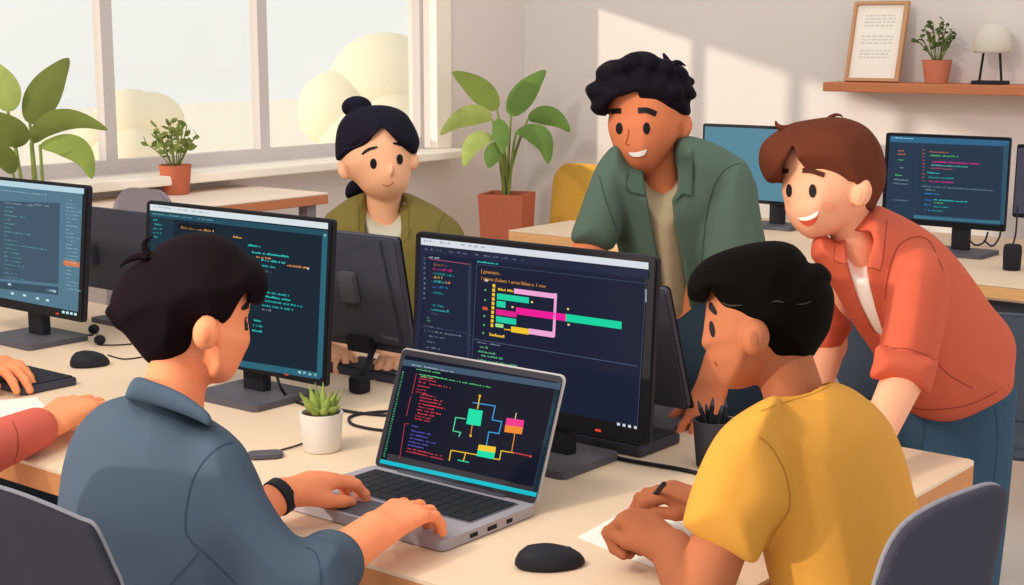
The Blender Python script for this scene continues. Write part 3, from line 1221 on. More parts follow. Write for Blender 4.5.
def spike(b, tip, w, th=.25, n=8, bend=None):
    """fleshy leaf from b to tip"""
    b, tip = np.array(b, float), np.array(tip, float)
    u = tip - b
    mid = (b + tip) / 2 + (np.array(bend) if bend is not None else 0)
    P, r = [], []
    for i in range(n + 1):
        s = i / n
        P.append((1 - s) ** 2 * b + 2 * s * (1 - s) * mid + s * s * tip)
        r.append(max(.0006, w * (.55 + .45 * math.sin(math.pi * min(1, s * 1.3))) * (1 - s ** 2.2)))
    return tube(P, r, 8)


for i in range(15):
    a = i * 2.4
    el = (.35 + .65 * (i % 5) / 4)
    r_ = .042 * (1.15 - .7 * el)
    hgt = .012 + .042 * el
    c = o + np.array([0, 0, .064])
    tip = c + np.array([r_ * 1.35 * math.cos(a), r_ * 1.35 * math.sin(a), hgt])
    b = c + np.array([.008 * math.cos(a), .008 * math.sin(a), 0])
    obj('leaf', spike(b, tip, .0095), M_succ if i % 3 else M_leafm, t, smooth=True)

# pen cup
o = on_z(713, 466)
t = thing('pen_cup', 'dark grey tapered pen cup at the table edge', 'cup', o)
obj('cup', lathe([(.028, .001), (.029, .003), (.036, .079), (.036, .082), (.0325, .082), (.032, .072), (.026, .008), (.003, .008)], o, 36), mat('cup_grey', '#3F3E45', noise=.04), t, smooth=40)
for i, (px, py) in enumerate(((698, 401), (706, 404), (713, 398), (722, 405), (726, 400))):
    b = o + np.array([.012 * math.cos(i * 1.7), .012 * math.sin(i * 1.7), .01])
    dd = w2c(o)[2]
    tip = pt(px, py, dd + .012 * math.sin(i * 2.1))
    pn = thing('pen', 'black pen, %s of five in the grey cup' % ('leftmost', 'second from left', 'middle', 'second from right', 'rightmost')[i], 'pen', b, 'pens in the grey cup')
    u = tip - b
    obj('barrel', tube([b, b + u * .88], .0042, 10), M_black, pn, smooth=40)
    obj('tip', tube([b + u * .88, tip], [.0042, .0014], 10), M_dgrey, pn, smooth=40)

# papers
nb = [on_z(*p, TZ + .0012) for p in ((577, 537), (640, 503), (700, 524), (660, 570))]
mid = np.mean(nb, 0)
V = [q for q in nb] + [q - np.array([0, 0, .001]) for q in nb]
t = thing('paper_sheet', 'white paper under the hands of boy in yellow', 'paper', mid)
obj('sheet', (V, [[3, 2, 1, 0], [4, 5, 6, 7], [0, 1, 5, 4], [1, 2, 6, 5], [2, 3, 7, 6], [3, 0, 4, 7]]), M_paper, t)
gs = []
for i in range(9):
    s = .12 + .085 * i
    a = nb[1] + (nb[0] - nb[1]) * s
    b = nb[2] + (nb[3] - nb[2]) * s
    u, w = a + (b - a) * .12, a + (b - a) * .9
    e = (nb[0] - nb[1]) / np.linalg.norm(nb[0] - nb[1]) * .0007
    k = 0
    while k < 1:
        L = random.uniform(.03, .09)
        p, q = u + (w - u) * k, u + (w - u) * min(1, k + L)
        z_ = np.array([0, 0, .0003])
        gs.append((np.array([p - e + z_, q - e + z_, q + e + z_, p + e + z_]), [[0, 1, 2, 3]]))
        k += L + .02
obj('handwriting', join(*gs), mat('pencil_grey', '#C9BDB2', noise=0), t)
nb = [on_z(*p, TZ + .0012) for p in ((-40, 404), (36, 397), (48, 409), (-30, 424))]
V = [q for q in nb] + [q - np.array([0, 0, .001]) for q in nb]
obj('paper_sheet', (V, [[3, 2, 1, 0], [4, 5, 6, 7], [0, 1, 5, 4], [1, 2, 6, 5], [2, 3, 7, 6], [3, 0, 4, 7]]), M_paper, origin=np.mean(nb, 0),
    label='white paper below the keyboard at far left', cat='paper')


# ------------------------------------------------------------------ background desks and chairs
def desk(label, x0, x1, y0, y1, z, mt, me, leg=.04):
    t = thing('desk', label, 'desk', ((x0 + x1) / 2, (y0 + y1) / 2, 0))
    obj('desktop', box(x0, x1, y0, y1, z - .006, z, .002, 1), mt, t)
    obj('edge_band', box(x0, x1, y0, y1, z - .042, z - .0062, .003, 1), me, t)
    for x in (x0 + .08, x1 - .08):
        for y in (y0 + .07, y1 - .07):
            obj('leg', box(x - leg / 2, x + leg / 2, y - leg / 2, y + leg / 2, 0, z - .0425, .003, 1), M_mgrey, t)
    obj('rail', box(x0 + .1, x1 - .1, y0 + .06, y0 + .08, z - .13, z - .06), M_steel, t)
    return t


d1 = on_z(513, 230)
desk('light wood desk in front of yellow chair and planter', -3.56, -3.04, 4.43, 4.84, .74, M_table, M_woodl)
desk('light wood desk by the shelf wall holding two monitors', -3.0, -.9, 4.32, 5.4, .74, M_table, M_woodl)
t = thing('console_table', 'brown wooden side table with pale top below the windows', 'table', (-4.12, 3.3, 0))
obj('tabletop', box(-4.38, -3.88, 2.95, 3.79, .907, .915, .003, 1), mat('console_top', '#EAD7C6', noise=.04), t)
obj('edge_band', box(-4.38, -3.88, 2.95, 3.79, .875, .9068, .003, 1), M_wood, t)
for x in (-4.32, -3.93):
    for y in (3.0, 3.73):
        obj('leg', box(x - .022, x + .022, y - .022, y + .022, 0, .8748), M_lilac, t)


def shell_chair(label, o, ang, mt, w=.44, top=.95, grp=None):
    """four-legged chair with a rounded back; faces its local -y"""
    t = thing('chair', label, 'chair', o)
    R_ = rotz(ang, o)
    obj('seat', xf(prism(rrect(w, w, .06), (-w / 2, -w / 2, .43), (1, 0, 0), (0, 1, 0), (0, 0, 1), .04, .01), R_), mt, t, smooth=40)
    obj('backrest', xf(prism(rrect(w, top - .52, .1, 8), (-w / 2, w / 2 - .03, .52), (1, 0, 0), (0, .12, .99), (0, -.99, .12), .03, .008), R_), mt, t, smooth=40)
    for sx in (-1, 1):
        obj('back_post', xf(tube([(sx * .14, w / 2 - .02, .44), (sx * .14, w / 2 + .0, .6)], .011, 8), R_), M_mgrey, t, smooth=40)
        for sy in (-1, 1):
            obj('leg', xf(tube([(sx * .17, sy * .17, .43), (sx * .21, sy * .21, 0)], [.013, .01], 8), R_), M_mgrey, t, smooth=40)
    return t


o = pt(580, 200, 6.05)
shell_chair('yellow chair behind desk beside man in green', (-3.92, 5.27, 0), 0, M_yellow, w=.40, top=.91)
o = pt(127, 230, 4.55)
shell_chair('grey rounded chair back beyond dark monitor at left', (o[0] - .02, 2.72, 0), 0, M_lilac, w=.30, top=1.01)
o = pt(852, 372, 3.75)
shell_chair('slate chair behind table between man in green and boy in coral', (o[0], o[1] + .05, 0), math.radians(-8), M_slate, w=.36, top=.86)
o = pt(1012, 360, 3.8)
shell_chair('slate chair at right edge under the background desk', (o[0] + .06, o[1] + .1, 0), math.pi + .25, M_slate, w=.46, top=.80)

# background monitors
P = monitor('background monitor with blank teal screen behind man in green', (703, 122), (791, 128), (791, 206), 5.12, .01, (-2.79, 5.14), .2, .16, '#5A8799', m=(.012, .012, .012, .014), case=M_steel, led=False)
P = monitor('background monitor with code at right behind boy in coral', (886, 131), (1012, 139), (1003.5, 232), 4.87, .01, (-1.945, 4.88), .21, .17, '#2B3B4F', m=(.016, .016, .016, .02), case=M_steel, led=False)
mk = P.marks()
Q = Zm(880, 125, 3.545)
mk.poly(Q((36, 38), (458, 56), (458, 76), (36, 60)), '#35668A')
mk.poly(Q((140, 70), (438, 84), (426, 352), (124, 320)), '#2A3A4C')
mk.poly(Q((438, 66), (458, 68), (440, 354), (426, 352)), '#355468')
mk.poly(Q((120, 318), (426, 340), (426, 352), (118, 330)), '#3E7386')


def bc(x, y, L, c, h=1.4):
    mk.code(880 + x / 3.545, 125 + y / 3.545, L / 3.545, c, h, .05)


for x, y, L, c in ((44, 42, 70, '#8FC4DA'), (62, 88, 20, '#C06848'), (62, 100, 24, '#B86848'), (66, 120, 14, 'gr'), (70, 148, 10, 'g'), (54, 174, 20, 'gr'), (48, 190, 55, '#6F8A98'), (46, 204, 50, '#5F7A88'),
                   (46, 262, 52, '#5F7A88'), (172, 92, 70, '#B06A4A'), (178, 105, 100, 'gr'), (182, 127, 170, 'p'), (182, 139, 130, '#5FB8B0'), (180, 150, 74, '#B05068'), (168, 166, 44, 'c'),
                   (172, 182, 88, 't'), (170, 196, 88, 'p'), (148, 214, 250, '#5F7F90'), (160, 226, 36, 'g'), (158, 240, 50, 'b'), (190, 262, 115, 'c'), (158, 262, 22, 'b'), (190, 272, 30, 'gr'),
                   (158, 280, 22, 'b'), (188, 286, 56, 't'), (186, 300, 36, 't'), (160, 298, 18, 'b')):
    bc(x, y, L, c)
for y in range(86, 200, 12):
    bc(150, y, 6, '#A85A48')
mk.build('code_text', P.sc)
P = monitor('dark background monitor cut off by right edge', (1017, 142), (1110, 150), (1104, 224), 4.80, .01, (-1.5, 4.84), .2, .16, '#4B4654', m=(.006, .006, .012, .014), case=M_dgrey, led=False)
W = [pt(960 + 4 * i, 232 + 10 * math.sin(i * .9) + 4, 5.35) for i in range(9)]
for pts, lab in ((((966, 236), (975, 246), (984, 242), (988, 232)), 'grey cable looping right of the background monitor stand'),
                 (((984, 240), (992, 246), (999, 238), (1001, 228)), 'thin grey cable hanging right beside looping cable')):
    W = [on_y(x, y, 5.12) for x, y in pts]
    W = [np.array([q[0], q[1], max(q[2], TZ + .003)]) for q in W]
    obj('cable', tube(spline(W, 8), .0035, 8), M_dgrey, origin=W[0], smooth=True, label=lab, cat='cable')
o = on_z(1011.5, 270)
t = thing('speaker', 'small dark rounded device with cord on background desk at right', 'device', o)
obj('body', lathe([(.026, .001), (.0275, .004), (.029, .06), (.027, .078), (.022, .082), (.002, .083)], o, 28), M_black, t, smooth=40)
obj('cord', tube(spline([(o[0], o[1] + .0, TZ + .08), (o[0], o[1] + .02, TZ + .12), (o[0] - .01, o[1] + .05, TZ + .2)], 6), .003, 8), M_black, t, smooth=True)

# ------------------------------------------------------------------ shelf and what stands on it
SZ = 1.297
S0 = on_y(825, 84, 5.4)
t = thing('wall_shelf', 'brown wooden floating shelf on the back wall', 'shelf', (-2.2, 5.5, SZ))
obj('board', box(S0[0], -.9, 5.38, 5.598, SZ - .036, SZ, .004), M_wood, t)
a, b = on_y(846, 80, 5.47), on_y(900, 82, 5.47)
zt = on_y(850, 3, 5.52)[2]
t = thing('picture_frame', 'framed sheet with grey text leaning on the shelf', 'picture', ((a[0] + b[0]) / 2, 5.47, SZ))
H = math.hypot(zt - SZ, .07)
O = np.array([a[0], 5.47, SZ + .001])
ex, ey = np.array([1., 0, 0]), np.array([0, .07, zt - SZ]) / H
n = np.cross(ex, ey)
W = b[0] - a[0]
fw = .012
obj('frame', join(prism([(0, 0), (fw, 0), (fw, H), (0, H)], O, ex, ey, n, .02), prism([(W - fw * 1.4, 0), (W, 0), (W, H), (W - fw * 1.4, H)], O, ex, ey, n, .02),
                  prism([(fw, 0), (W - fw * 1.4, 0), (W - fw * 1.4, fw), (fw, fw)], O, ex, ey, n, .02), prism([(fw, H - fw), (W - fw * 1.4, H - fw), (W - fw * 1.4, H), (fw, H)], O, ex, ey, n, .02)),
    mat('frame_wood', '#C79873', noise=.1), t)
obj('sheet', prism([(fw, fw), (W - fw * 1.4, fw), (W - fw * 1.4, H - fw), (fw, H - fw)], O, ex, ey, n, .006), M_paper, t)
for blk in ((.18, .22, .76, .6, 4), (.44, .2, .76, .56, 3), (.62, .2, .74, .44, 3)):
    gs = []
    for i in range(blk[4]):
        y = H * (1 - blk[0] - i * .042)
        x = W * blk[1]
        while x < W * blk[2]:
            L = random.uniform(.008, .026)
            gs.append(prism([(x, y), (min(x + L, W * blk[2] + .004), y), (min(x + L, W * blk[2] + .004), y + .006), (x, y + .006)], O + n * .006, ex, ey, n, .0006))
            x += L + .005
    obj('printed_text', join(*gs), mat('print_grey', '#D8D2CE', noise=0), t)


def bushy(label, o, pr0, pr1, ph, mp, crown, nleaf, leafsize, spread, mleaf, name='potted_plant'):
    """small pot with sprigs of little leaves; crown = height of foliage, spread = radius"""
    t = thing(name, label, 'plant', o)
    obj('pot', lathe([(pr1, .001), (pr0, ph), (pr0 * 1.02, ph), (pr0 * .86, ph), (pr0 * .84, ph * .9), (.004, ph * .9)], o, 32), mp, t, smooth=40)
    obj('soil', lathe([(pr0 * .83, ph * .9), (pr0 * .83, ph * .93), (.003, ph * .95)], o, 20), M_soil, t)
    gs, st = [], []
    ns = 13
    for i in range(ns):
        a = i * 2.4 + .4
        q = math.sqrt((i + .5) / ns)
        tip = np.array(o) + np.array([spread * q * math.cos(a), spread * q * math.sin(a), ph + crown * (1 - .55 * q * q)])
        b = np.array(o) + np.array([.25 * pr0 * math.cos(a), .25 * pr0 * math.sin(a), ph * .93])
        mid = (b + tip) / 2 + np.array([0, 0, crown * .12])
        P = [(1 - s) ** 2 * b + 2 * s * (1 - s) * mid + s * s * tip for s in np.linspace(0, 1, 8)]
        st.append(tube(P, [.0022] * 8, 5))
        for k in range(nleaf):
            s = .35 + .65 * k / (nleaf - 1)
            c = (1 - s) ** 2 * b + 2 * s * (1 - s) * mid + s * s * tip
            u = rng.normal(size=3)
            u[2] = abs(u[2]) * .6
            u /= np.linalg.norm(u)
            w = np.cross(u, rng.normal(size=3))
            w /= np.linalg.norm(w)
            L = leafsize * rng.uniform(.75, 1.2)
            nn = np.cross(u, w)
            pts = [c + u * L * x + w * L * y + nn * L * .12 * (x * x) for x, y in ((0, 0), (.3, .24), (.65, .25), (1, 0), (.65, -.25), (.3, -.24))]
            gs.append((np.array(pts), [[0, 1, 2, 3], [0, 3, 4, 5]]))
    obj('stems', join(*st), M_stem, t, smooth=True)
    obj('foliage', join(*gs), mleaf, t)
    return t


dd = 5.72
o = on_y(936, 84, 5.49)
o[2] = SZ + .0005
bushy('small terracotta pot plant on the wall shelf', o, .056, .042, .088, M_terra2, .15, 6, .03, .088, mat('leaf_shelf', '#56653A', noise=.2))
o = np.array([*on_z(176, 192, .9)[:2], .9005])
o[0] = max(o[0], -4.2)
o = np.array([-4.27, on_x(176, 190, -4.27)[1], .9155])
bushy('bushy plant in terracotta pot on the brown side table', o, .058, .046, .105, M_terra, .16, 7, .036, .1, mat('leaf_bush', '#7E8B4C', noise=.2))
# lamp on shelf
o = on_y(990, 86, 5.48)
o[2] = SZ + .0005
t = thing('table_lamp', 'small table lamp with pale domed shade on two dark legs', 'lamp', o)
obj('base', box(o[0] - .062, o[0] + .062, o[1] - .035, o[1] + .035, o[2], o[2] + .014, .003), M_black, t)
for sx in (-1, 1):
    obj('leg', tube([(o[0] + sx * .042, o[1], o[2] + .012), (o[0] + sx * .03, o[1], o[2] + .125)], .005, 8), M_black, t, smooth=40)
obj('lamp_shade', lathe([(.064, .115), (.068, .125), (.069, .15), (.062, .185), (.045, .21), (.022, .222), (.002, .225)], o, 32), mat('lamp_shade_paper', '#D5CDC0', noise=.04), t, smooth=True)


# ------------------------------------------------------------------ large-leaved plants
def leaf(P3, W, side, nb=12, fold=.18, droop=0):
    """leaf blade along the 3-D midrib P3; W half width; side = direction of the blade"""
    P3 = spline(P3, 5)
    N = len(P3)
    T = np.gradient(P3, axis=0)
    T /= np.linalg.norm(T, axis=1)[:, None]
    V = []
    for i in range(N):
        s = i / (N - 1)
        w = W * (math.sin(math.pi * min(1, s ** .8)) ** .75 if 0 < s < 1 else .02)
        S = side - T[i] * (side @ T[i])
        S /= np.linalg.norm(S)
        nn = np.cross(T[i], S)
        for k in (-1, -.5, 0, .5, 1):
            V.append(P3[i] + S * w * k + nn * w * fold * abs(k))
    F = [[i * 5 + k, i * 5 + k + 1, (i + 1) * 5 + k + 1, (i + 1) * 5 + k] for i in range(N - 1) for k in range(4)]
    return np.array(V), F


def big_plant(t, root, leaves, depth):
    for i, (p0, pc, p1, w, m, dd) in enumerate(leaves):
        s = depth / FOC
        b, c, e = pt(*p0, depth + dd * .5), pt(*pc, depth + dd * .8), pt(*p1, depth + dd)
        P3 = [(1 - q) ** 2 * b + 2 * q * (1 - q) * c + q * q * e for q in np.linspace(0, 1, 6)]
        ax = e - b
        ax /= np.linalg.norm(ax)
        side = np.cross(ax, -Fw + .35 * np.array([0, 0, 1.]) * (1 if i % 2 else -1))
        lf = obj('leaf', leaf(P3, w * s / 2, side / np.linalg.norm(side)), m, t, smooth=True)
        r0 = np.array(root) + np.array([.015 * math.cos(i * 2.4), .015 * math.sin(i * 2.4), 0])
        mid = (r0 + b) / 2 + (b - r0) * np.array([-.12, -.12, .1])
        P = [(1 - q) ** 2 * r0 + 2 * q * (1 - q) * mid + q * q * b for q in np.linspace(0, 1, 9)]
        obj('stalk', tube(P, np.linspace(.0085, .005, 9), 8), M_stem, lf, smooth=True)


M_ld = mat('leaf_deep', '#64803F', noise=.2, scale=12)
o = np.array([-3.93, 4.93, 0])
dp = w2c(o)[2]
t = thing('potted_plant', 'large leafy plant in tall square terracotta planter near corner', 'plant', o)
cx = pt(507, 195, dp)
hw = 30 * dp / FOC * .98
ztop = pt(507, 193, dp)[2]
Mz = rotz(math.radians(-6), (cx[0], cx[1], 0))
sq = [(-1, -1), (1, -1), (1, 1), (-1, 1)]
a_ = .101
V = [(x * a_ * .62, y * a_ * .62, 0) for x, y in sq] + [(x * a_, y * a_, ztop) for x, y in sq] + [(x * a_ * .85, y * a_ * .85, ztop) for x, y in sq] + [(x * a_ * .8, y * a_ * .8, ztop - .04) for x, y in sq]
F = [[3, 2, 1, 0]] + [[i + 4 * j, (i + 1) % 4 + 4 * j, (i + 1) % 4 + 4 * j + 4, i + 4 * j + 4] for j in range(3) for i in range(4)] + [[12, 13, 14, 15]]
Rz = rotz(YAW - math.radians(45) + math.radians(28), (cx[0], cx[1], 0))
obj('planter', xf((np.array(V), F), Rz), M_terra, t)
obj('soil', xf(box(-a_ * .8, a_ * .8, -a_ * .8, a_ * .8, ztop - .04, ztop - .03), Rz), M_soil, t)
root = np.array([cx[0], cx[1], ztop - .03])
big_plant(t, root, [((497, 110), (482, 88), (452, 72), 25, M_leafm, -.05), ((511, 116), (520, 92), (546, 70), 26, M_ld, .05), ((492, 119), (468, 106), (440, 135), 21, M_leafl, -.12),
                    ((495, 137), (470, 132), (464, 167), 20, M_leafl, -.15), ((528, 119), (552, 108), (570, 132), 20, M_ld, .02), ((516, 132), (548, 124), (548, 164), 23, M_ld, -.1),
                    ((497, 119), (502, 130), (503, 154), 17, M_ld, -.16), ((501, 141), (492, 152), (489, 168), 19, M_ld, -.18)], dp)

o = np.array([-4.07, 2.72, 0])
dp = w2c(o)[2]
px_, _ = proj(o)
t = thing('potted_plant', 'large leafy floor plant at far left by window', 'plant', o)
obj('pot', lathe([(.12, .001), (.16, .36), (.17, .36), (.17, .40), (.15, .40), (.145, .34), (.005, .34)], o, 36), M_terra, t, smooth=40)
obj('soil', lathe([(.144, .34), (.144, .35), (.003, .355)], o, 24), M_soil, t)
big_plant(t, o + np.array([0, 0, .35]), [((30, 124), (40, 92), (69, 58), 34, M_leafo, .0), ((8, 112), (8, 88), (-10, 60), 30, M_leafl, -.08), ((31, 143), (54, 104), (108, 130), 23, M_leafo, -.02),
                                         ((40, 145), (84, 134), (92, 179), 26, M_leafm, -.12), ((16, 148), (16, 134), (-12, 112), 34, M_leafo, -.15), ((13, 174), (8, 156), (-10, 140), 20, M_leafo, -.18)], dp)
# ------------------------------------------------------------------ people
M_eye = mat('eye_black', '#1D181C', rough=.5, noise=0)
M_teeth = mat('teeth_white', '#FDF6EE', noise=0)
SKIN = {}


def skin(n, c, dark, blush=None):
    f = '#' + ''.join('%02X' % round(int(c[i:i + 2], 16) * .72 + int(dark[i:i + 2], 16) * .28) for i in (1, 3, 5))
    return mat('skin_' + n, c, rough=.8, noise=.02, scale=8), mat('skin_line_' + n, dark, noise=0), mat('skin_fold_' + n, f, noise=0)


def unit(v):
    v = np.array(v, float)
    return v / np.linalg.norm(v)


def hand(W, f, u, ts, L=1.0, curl=(.35, .45, .3), spread=1.0, thumb=(.6, .35), per=None, fat=1.0):
    """palm, four bent fingers and a thumb; W wrist, f towards the fingers, u out of the back of the hand, ts=+1 thumb on f x u side"""
    f = unit(f)
    u = unit(np.array(u, float) - f * np.dot(u, f))
    t = np.cross(f, u) * ts
    W = np.array(W, float)
    ops = []
    kn = [(.086, .029), (.091, .010), (.086, -.010), (.077, -.028)]
    ph = [(.041, .026, .020), (.045, .029, .021), (.041, .027, .021), (.032, .020, .018)]
    for i, ((a, b), q) in enumerate(zip(kn, ph)):
        k = W + f * a * L + t * b * L
        ops.append(('u', flatcone(W + f * .012 * L + t * b * .55 * L, k, .017 * L, .0125 * L, u, .85), .014))
        c = per[i] if per else curl
        ang = 0
        sp = (b / .03) * .16 * spread
        p = k
        rr = .0102 * fat * (1.0, 1.02, .98, .88)[i]
        for j in range(3):
            ang += c[j]
            d = (f * math.cos(sp) + t * math.sin(sp)) * math.cos(ang) - u * math.sin(ang)
            e = p + d * q[j] * L
            ops.append(('u', cone(p, e, rr * L, rr * .93 * L), .004))
            p = e
            rr *= .93
    b = W + f * .022 * L + t * .022 * L - u * .006 * L
    d1 = unit(f * math.cos(thumb[0]) + t * math.sin(thumb[0]) - u * .35)
    m = b + d1 * .042 * L
    d2 = unit(f * math.cos(thumb[0] - thumb[1]) + t * math.sin(thumb[0] - thumb[1]) - u * .35)
    n_ = m + d2 * .031 * L
    e = n_ + unit(d2 - t * .3) * .025 * L
    ops.append(('u', cone(b, m, .0155 * L, .0118 * L), .012))
    ops.append(('u', cone(m, n_, .0115 * L, .0105 * L), .004))
    ops.append(('u', cone(n_, e, .0105 * L, .0088 * L), .004))
    return ops


def wisp(parent, P, d, r, m):
    q = spline([pt(x, y, d) for x, y in P], 5)
    obj('hair_wisp', tube(q, r * (1 - np.linspace(0, 1, len(q)) ** 1.6 * .85), 8), m, parent, smooth=True)


def seated_legs(pel, fw, sd, r=(.085, .062, .045), knee=.42, z=.5, hip=.095):
    """cones for two thighs and shanks; fw forward, sd sideways"""
    out = []
    feet = []
    for s in (-1, 1):
        h = pel + sd * hip * s
        k = h + fw * knee + sd * .03 * s + np.array([0, 0, .02])
        an = np.array([k[0], k[1], .10]) - fw * .06
        out += [('u', cone(h, k, r[0], r[1]), .02), ('u', cone(k, an, r[1], r[2]), .01)]
        feet.append(an)
    return out, feet


def shoes(parent, feet, fw, m):
    for an in feet:
        c = [an[0], an[1], 0]
        smobj('shoe', [('u', cone(np.array([an[0], an[1], .05]) - fw * .03, np.array([an[0], an[1], .045]) + fw * .12, .045, .036), 0),
                       ('u', cone(an + np.array([0, 0, .0]), np.array([an[0], an[1], .05]), .045, .045), .02),
                       ('i', half([0, 0, .002], (0, 0, -1)), 0)], m, .008, parent)


def drawn(name, parent, geos, m, label=None):
    for g in geos:
        if len(g[1]):
            obj(name, g, m, parent, smooth=True, label=label)


def oval(cx, cy, rx, ry, ang=0, n=22):
    a = math.radians(ang)
    return [(cx + rx * math.cos(t) * math.cos(a) - ry * math.sin(t) * math.sin(a), cy + rx * math.cos(t) * math.sin(a) + ry * math.sin(t) * math.cos(a))
            for t in np.linspace(0, 2 * math.pi, n, endpoint=False)]


UPZ = np.array([0, 0, 1.])
M_shoe = mat('shoe_dark', '#2E2C33', noise=.05)

# ============================================================ boy in blue (front left, seen from behind)
ZA, ZB, ZC = Zm(100, 190, 2.542), Zm(0, 360, 2.6), Zm(200, 360, 2.6)
S1, S1L, S1F = skin('blue', '#F8986C', '#C9683F')
D = 2.0
pel = pt(165, 640, 2.0)
pel[2] = .5
fw, sd = np.array([0.15, .99, 0]), np.array([.99, -.15, 0])
org = (pel[0], pel[1], 0)
lw = on_z(283, 494, .792)
lh = on_z(342, 472, .80)
rw = on_z(376, 531, .800)
elR = pt(292, 592, 1.90)
elL = pt(205, 548, 2.12)
shR, shL = pt(200, 480, 1.94), pt(118, 480, 2.06)
ops = [('u', pillow(ZA((381, 255), (381, 300), (375, 325), (379, 352), (381, 385), (368, 415), (342, 468), (318, 488), (290, 491), (268, 480), (250, 440), (195, 398), (112, 368), (64, 315), (62, 255),
                       (120, 180), (220, 150), (320, 160), (370, 210)), 2.02, .086), 0),
       ('u', cone(pt(*ZA((207, 425))[0], 2.01), pt(*ZA((172, 575))[0], 2.0), .037, .046), .015),
       ('u', ell(*ZA((270, 363))[0], 1.934, 13.2, 17.2, .02, 8), .004),
       ('u', cone(pt(168, 430, 2.0), pt(165, 500, 2.0), .04, .06), .02), ('u', cone(pt(165, 500, 2.0), pel, .07, .09), .02),
       ('u', cone(shR, pt(168, 480, 2.0), .03, .04), .01), ('u', cone(shL, pt(160, 480, 2.0), .03, .04), .01),
       ('u', cone(shR, elR, .03, .034), .01), ('u', cone(elR, rw, .036, .0275), .01),
       ('u', cone(shL, elL, .03, .034), .01), ('u', cone(elL, lw, .034, .0245), .01)]
lg, feet = seated_legs(pel, fw, sd)
ops += lg
ops += hand(rw, on_z(426, 500, .810) - rw, UPZ + .25 * fw, -1, .94, (.3, .6, .4), 1.1, (.7, .5))
ops += hand(lw, lh - lw, UPZ - .1 * fw, 1, .93, (.35, .6, .4), 1.1, (.5, .4))
body, gb = smobj('person', ops, S1, .004, origin=org)
body['label'] = 'boy in blue shirt seen from behind, typing on the laptop'
body['category'] = 'person'
tb = bvh(gb)
drawn('ear_fold', body, [patch(oval(*ZA((273, 370))[0], 3.6, 8.6, 4), tb, .001, 2)], S1F)
drawn('eyebrow', body, [patch(ZA((360, 300), (372, 286), (384, 283), (386, 292), (374, 302), (364, 306)), tb, .002, 1.5)], M_eye)
drawn('eye', body, [patch(ZA((369, 326), (377, 324), (379, 340), (376, 356), (369, 354)), tb, .002, 1.5)], M_eye)
HB1 = mat('hair_black_brown', '#1A1115', rough=.7, spec=.02, noise=.12, scale=30, stretch=(1, 1, .3))
hp = ZA((427, 250), (421, 210), (400, 180), (372, 164), (330, 127), (270, 109), (215, 112), (160, 133), (128, 158), (90, 180), (55, 212), (33, 255), (24, 292), (28, 328), (42, 352), (60, 365), (90, 402),
        (125, 441), (172, 452), (222, 432), (256, 400), (320, 400), (385, 330), (412, 288))
fc = ZA((246, 402), (240, 372), (248, 338), (272, 322), (300, 330), (308, 349), (332, 323), (356, 280), (374, 254), (382, 268), (374, 286), (396, 292), (450, 300), (460, 520), (260, 520), (252, 430))
hair, gh = smobj('hair', [('u', pillow(hp, 2.02, .103), 0),
                          ('s', cutter(fc, 1.7, 2.3), .003),
                          ('u', cone(pt(*ZA((32, 310))[0], 2.0), pt(*ZA((45, 354))[0], 2.0), .010, .001), .006)], HB1, .0035, body)
wisp(hair, ZA((140, 175), (120, 160), (112, 140), (119, 126), (137, 117)), 2.0, .006, HB1)
wisp(hair, ZA((122, 172), (100, 169), (78, 175), (60, 186), (50, 197)), 1.98, .0055, HB1)
SB = mat('shirt_blue', '#475667', noise=.05, scale=30)
SBd = mat('shirt_blue_seam', '#37455A', noise=0)
tor = ZB((338, 90), (275, 108), (222, 148), (184, 208), (163, 280), (149, 380), (140, 470), (136, 640), (330, 660), (560, 650), (600, 560), (640, 420), (640, 260), (600, 200), (550, 165), (470, 110), (400, 80))
arm = [(196, 438), (222, 431), (242, 451), (262, 487), (283, 521), (303, 541), (318, 544), (336, 544), (346, 556), (353, 590), (346, 615), (300, 625), (250, 602), (222, 571), (196, 540), (186, 505), (187, 470)]
sops = [('u', pillow(tor, 2.0, .115, g=(-.0006, 0)), 0),
        ('u', pillow(arm, 1.91, .066, g=(-.0001, 0)), .02),
        ('u', cone(shL, elL, .062, .052), .02), ('u', cone(elL, elL + (lw - elL) * .45, .052, .043), .012),
        ('u', cone(elR, elR + (rw - elR) * .42, .055, .047), .02),
        ('u', cone(pt(170, 520, 2.0), pel + [0, 0, .0], .13, .15), .05),
        ('u', cone(pel, pel + [0, 0, .02], .15, .15), .03)]
shirt, gs_ = smobj('shirt', sops, SB, .0045, body)
ts_ = bvh(gs_)
col = ZB((350, 46), (325, 94), (345, 103), (400, 116), (470, 139), (520, 160), (547, 173), (550, 152), (530, 126), (470, 85), (400, 56))
collar, gc_ = smobj('collar', [('u', pillow(col, 1.965, .09, .012, g=(-.0006, 0), n=4), 0), ('s', cone(pt(*ZA((215, 380))[0], 2.01), pt(*ZA((176, 560))[0], 2.0), .036, .044), .0)], SB, .004, shirt)
drawn('seam', shirt, [stroke(ZB((606, 214), (570, 226), (530, 262), (502, 310), (487, 370), (481, 436), (494, 468), (522, 494), (562, 532), (612, 582)), 1.3, ts_),
                      stroke(ZB((518, 502), (480, 545), (440, 590)), 1.2, ts_)], SBd)
drawn('seam', shirt, [stroke(ZC((276, 486), (300, 500), (312, 540), (316, 590)), 1.3, ts_)], SBd)
pants = mat('trousers_navy', '#253243', noise=.06, scale=30)
lg, feet = seated_legs(pel, fw, sd, (.105, .08, .06))
smobj('trousers', [('u', cone(pel + sd * .07, pel - sd * .07, .13, .13), .02)] + lg, pants, .009, body)
shoes(body, feet, fw, M_shoe)
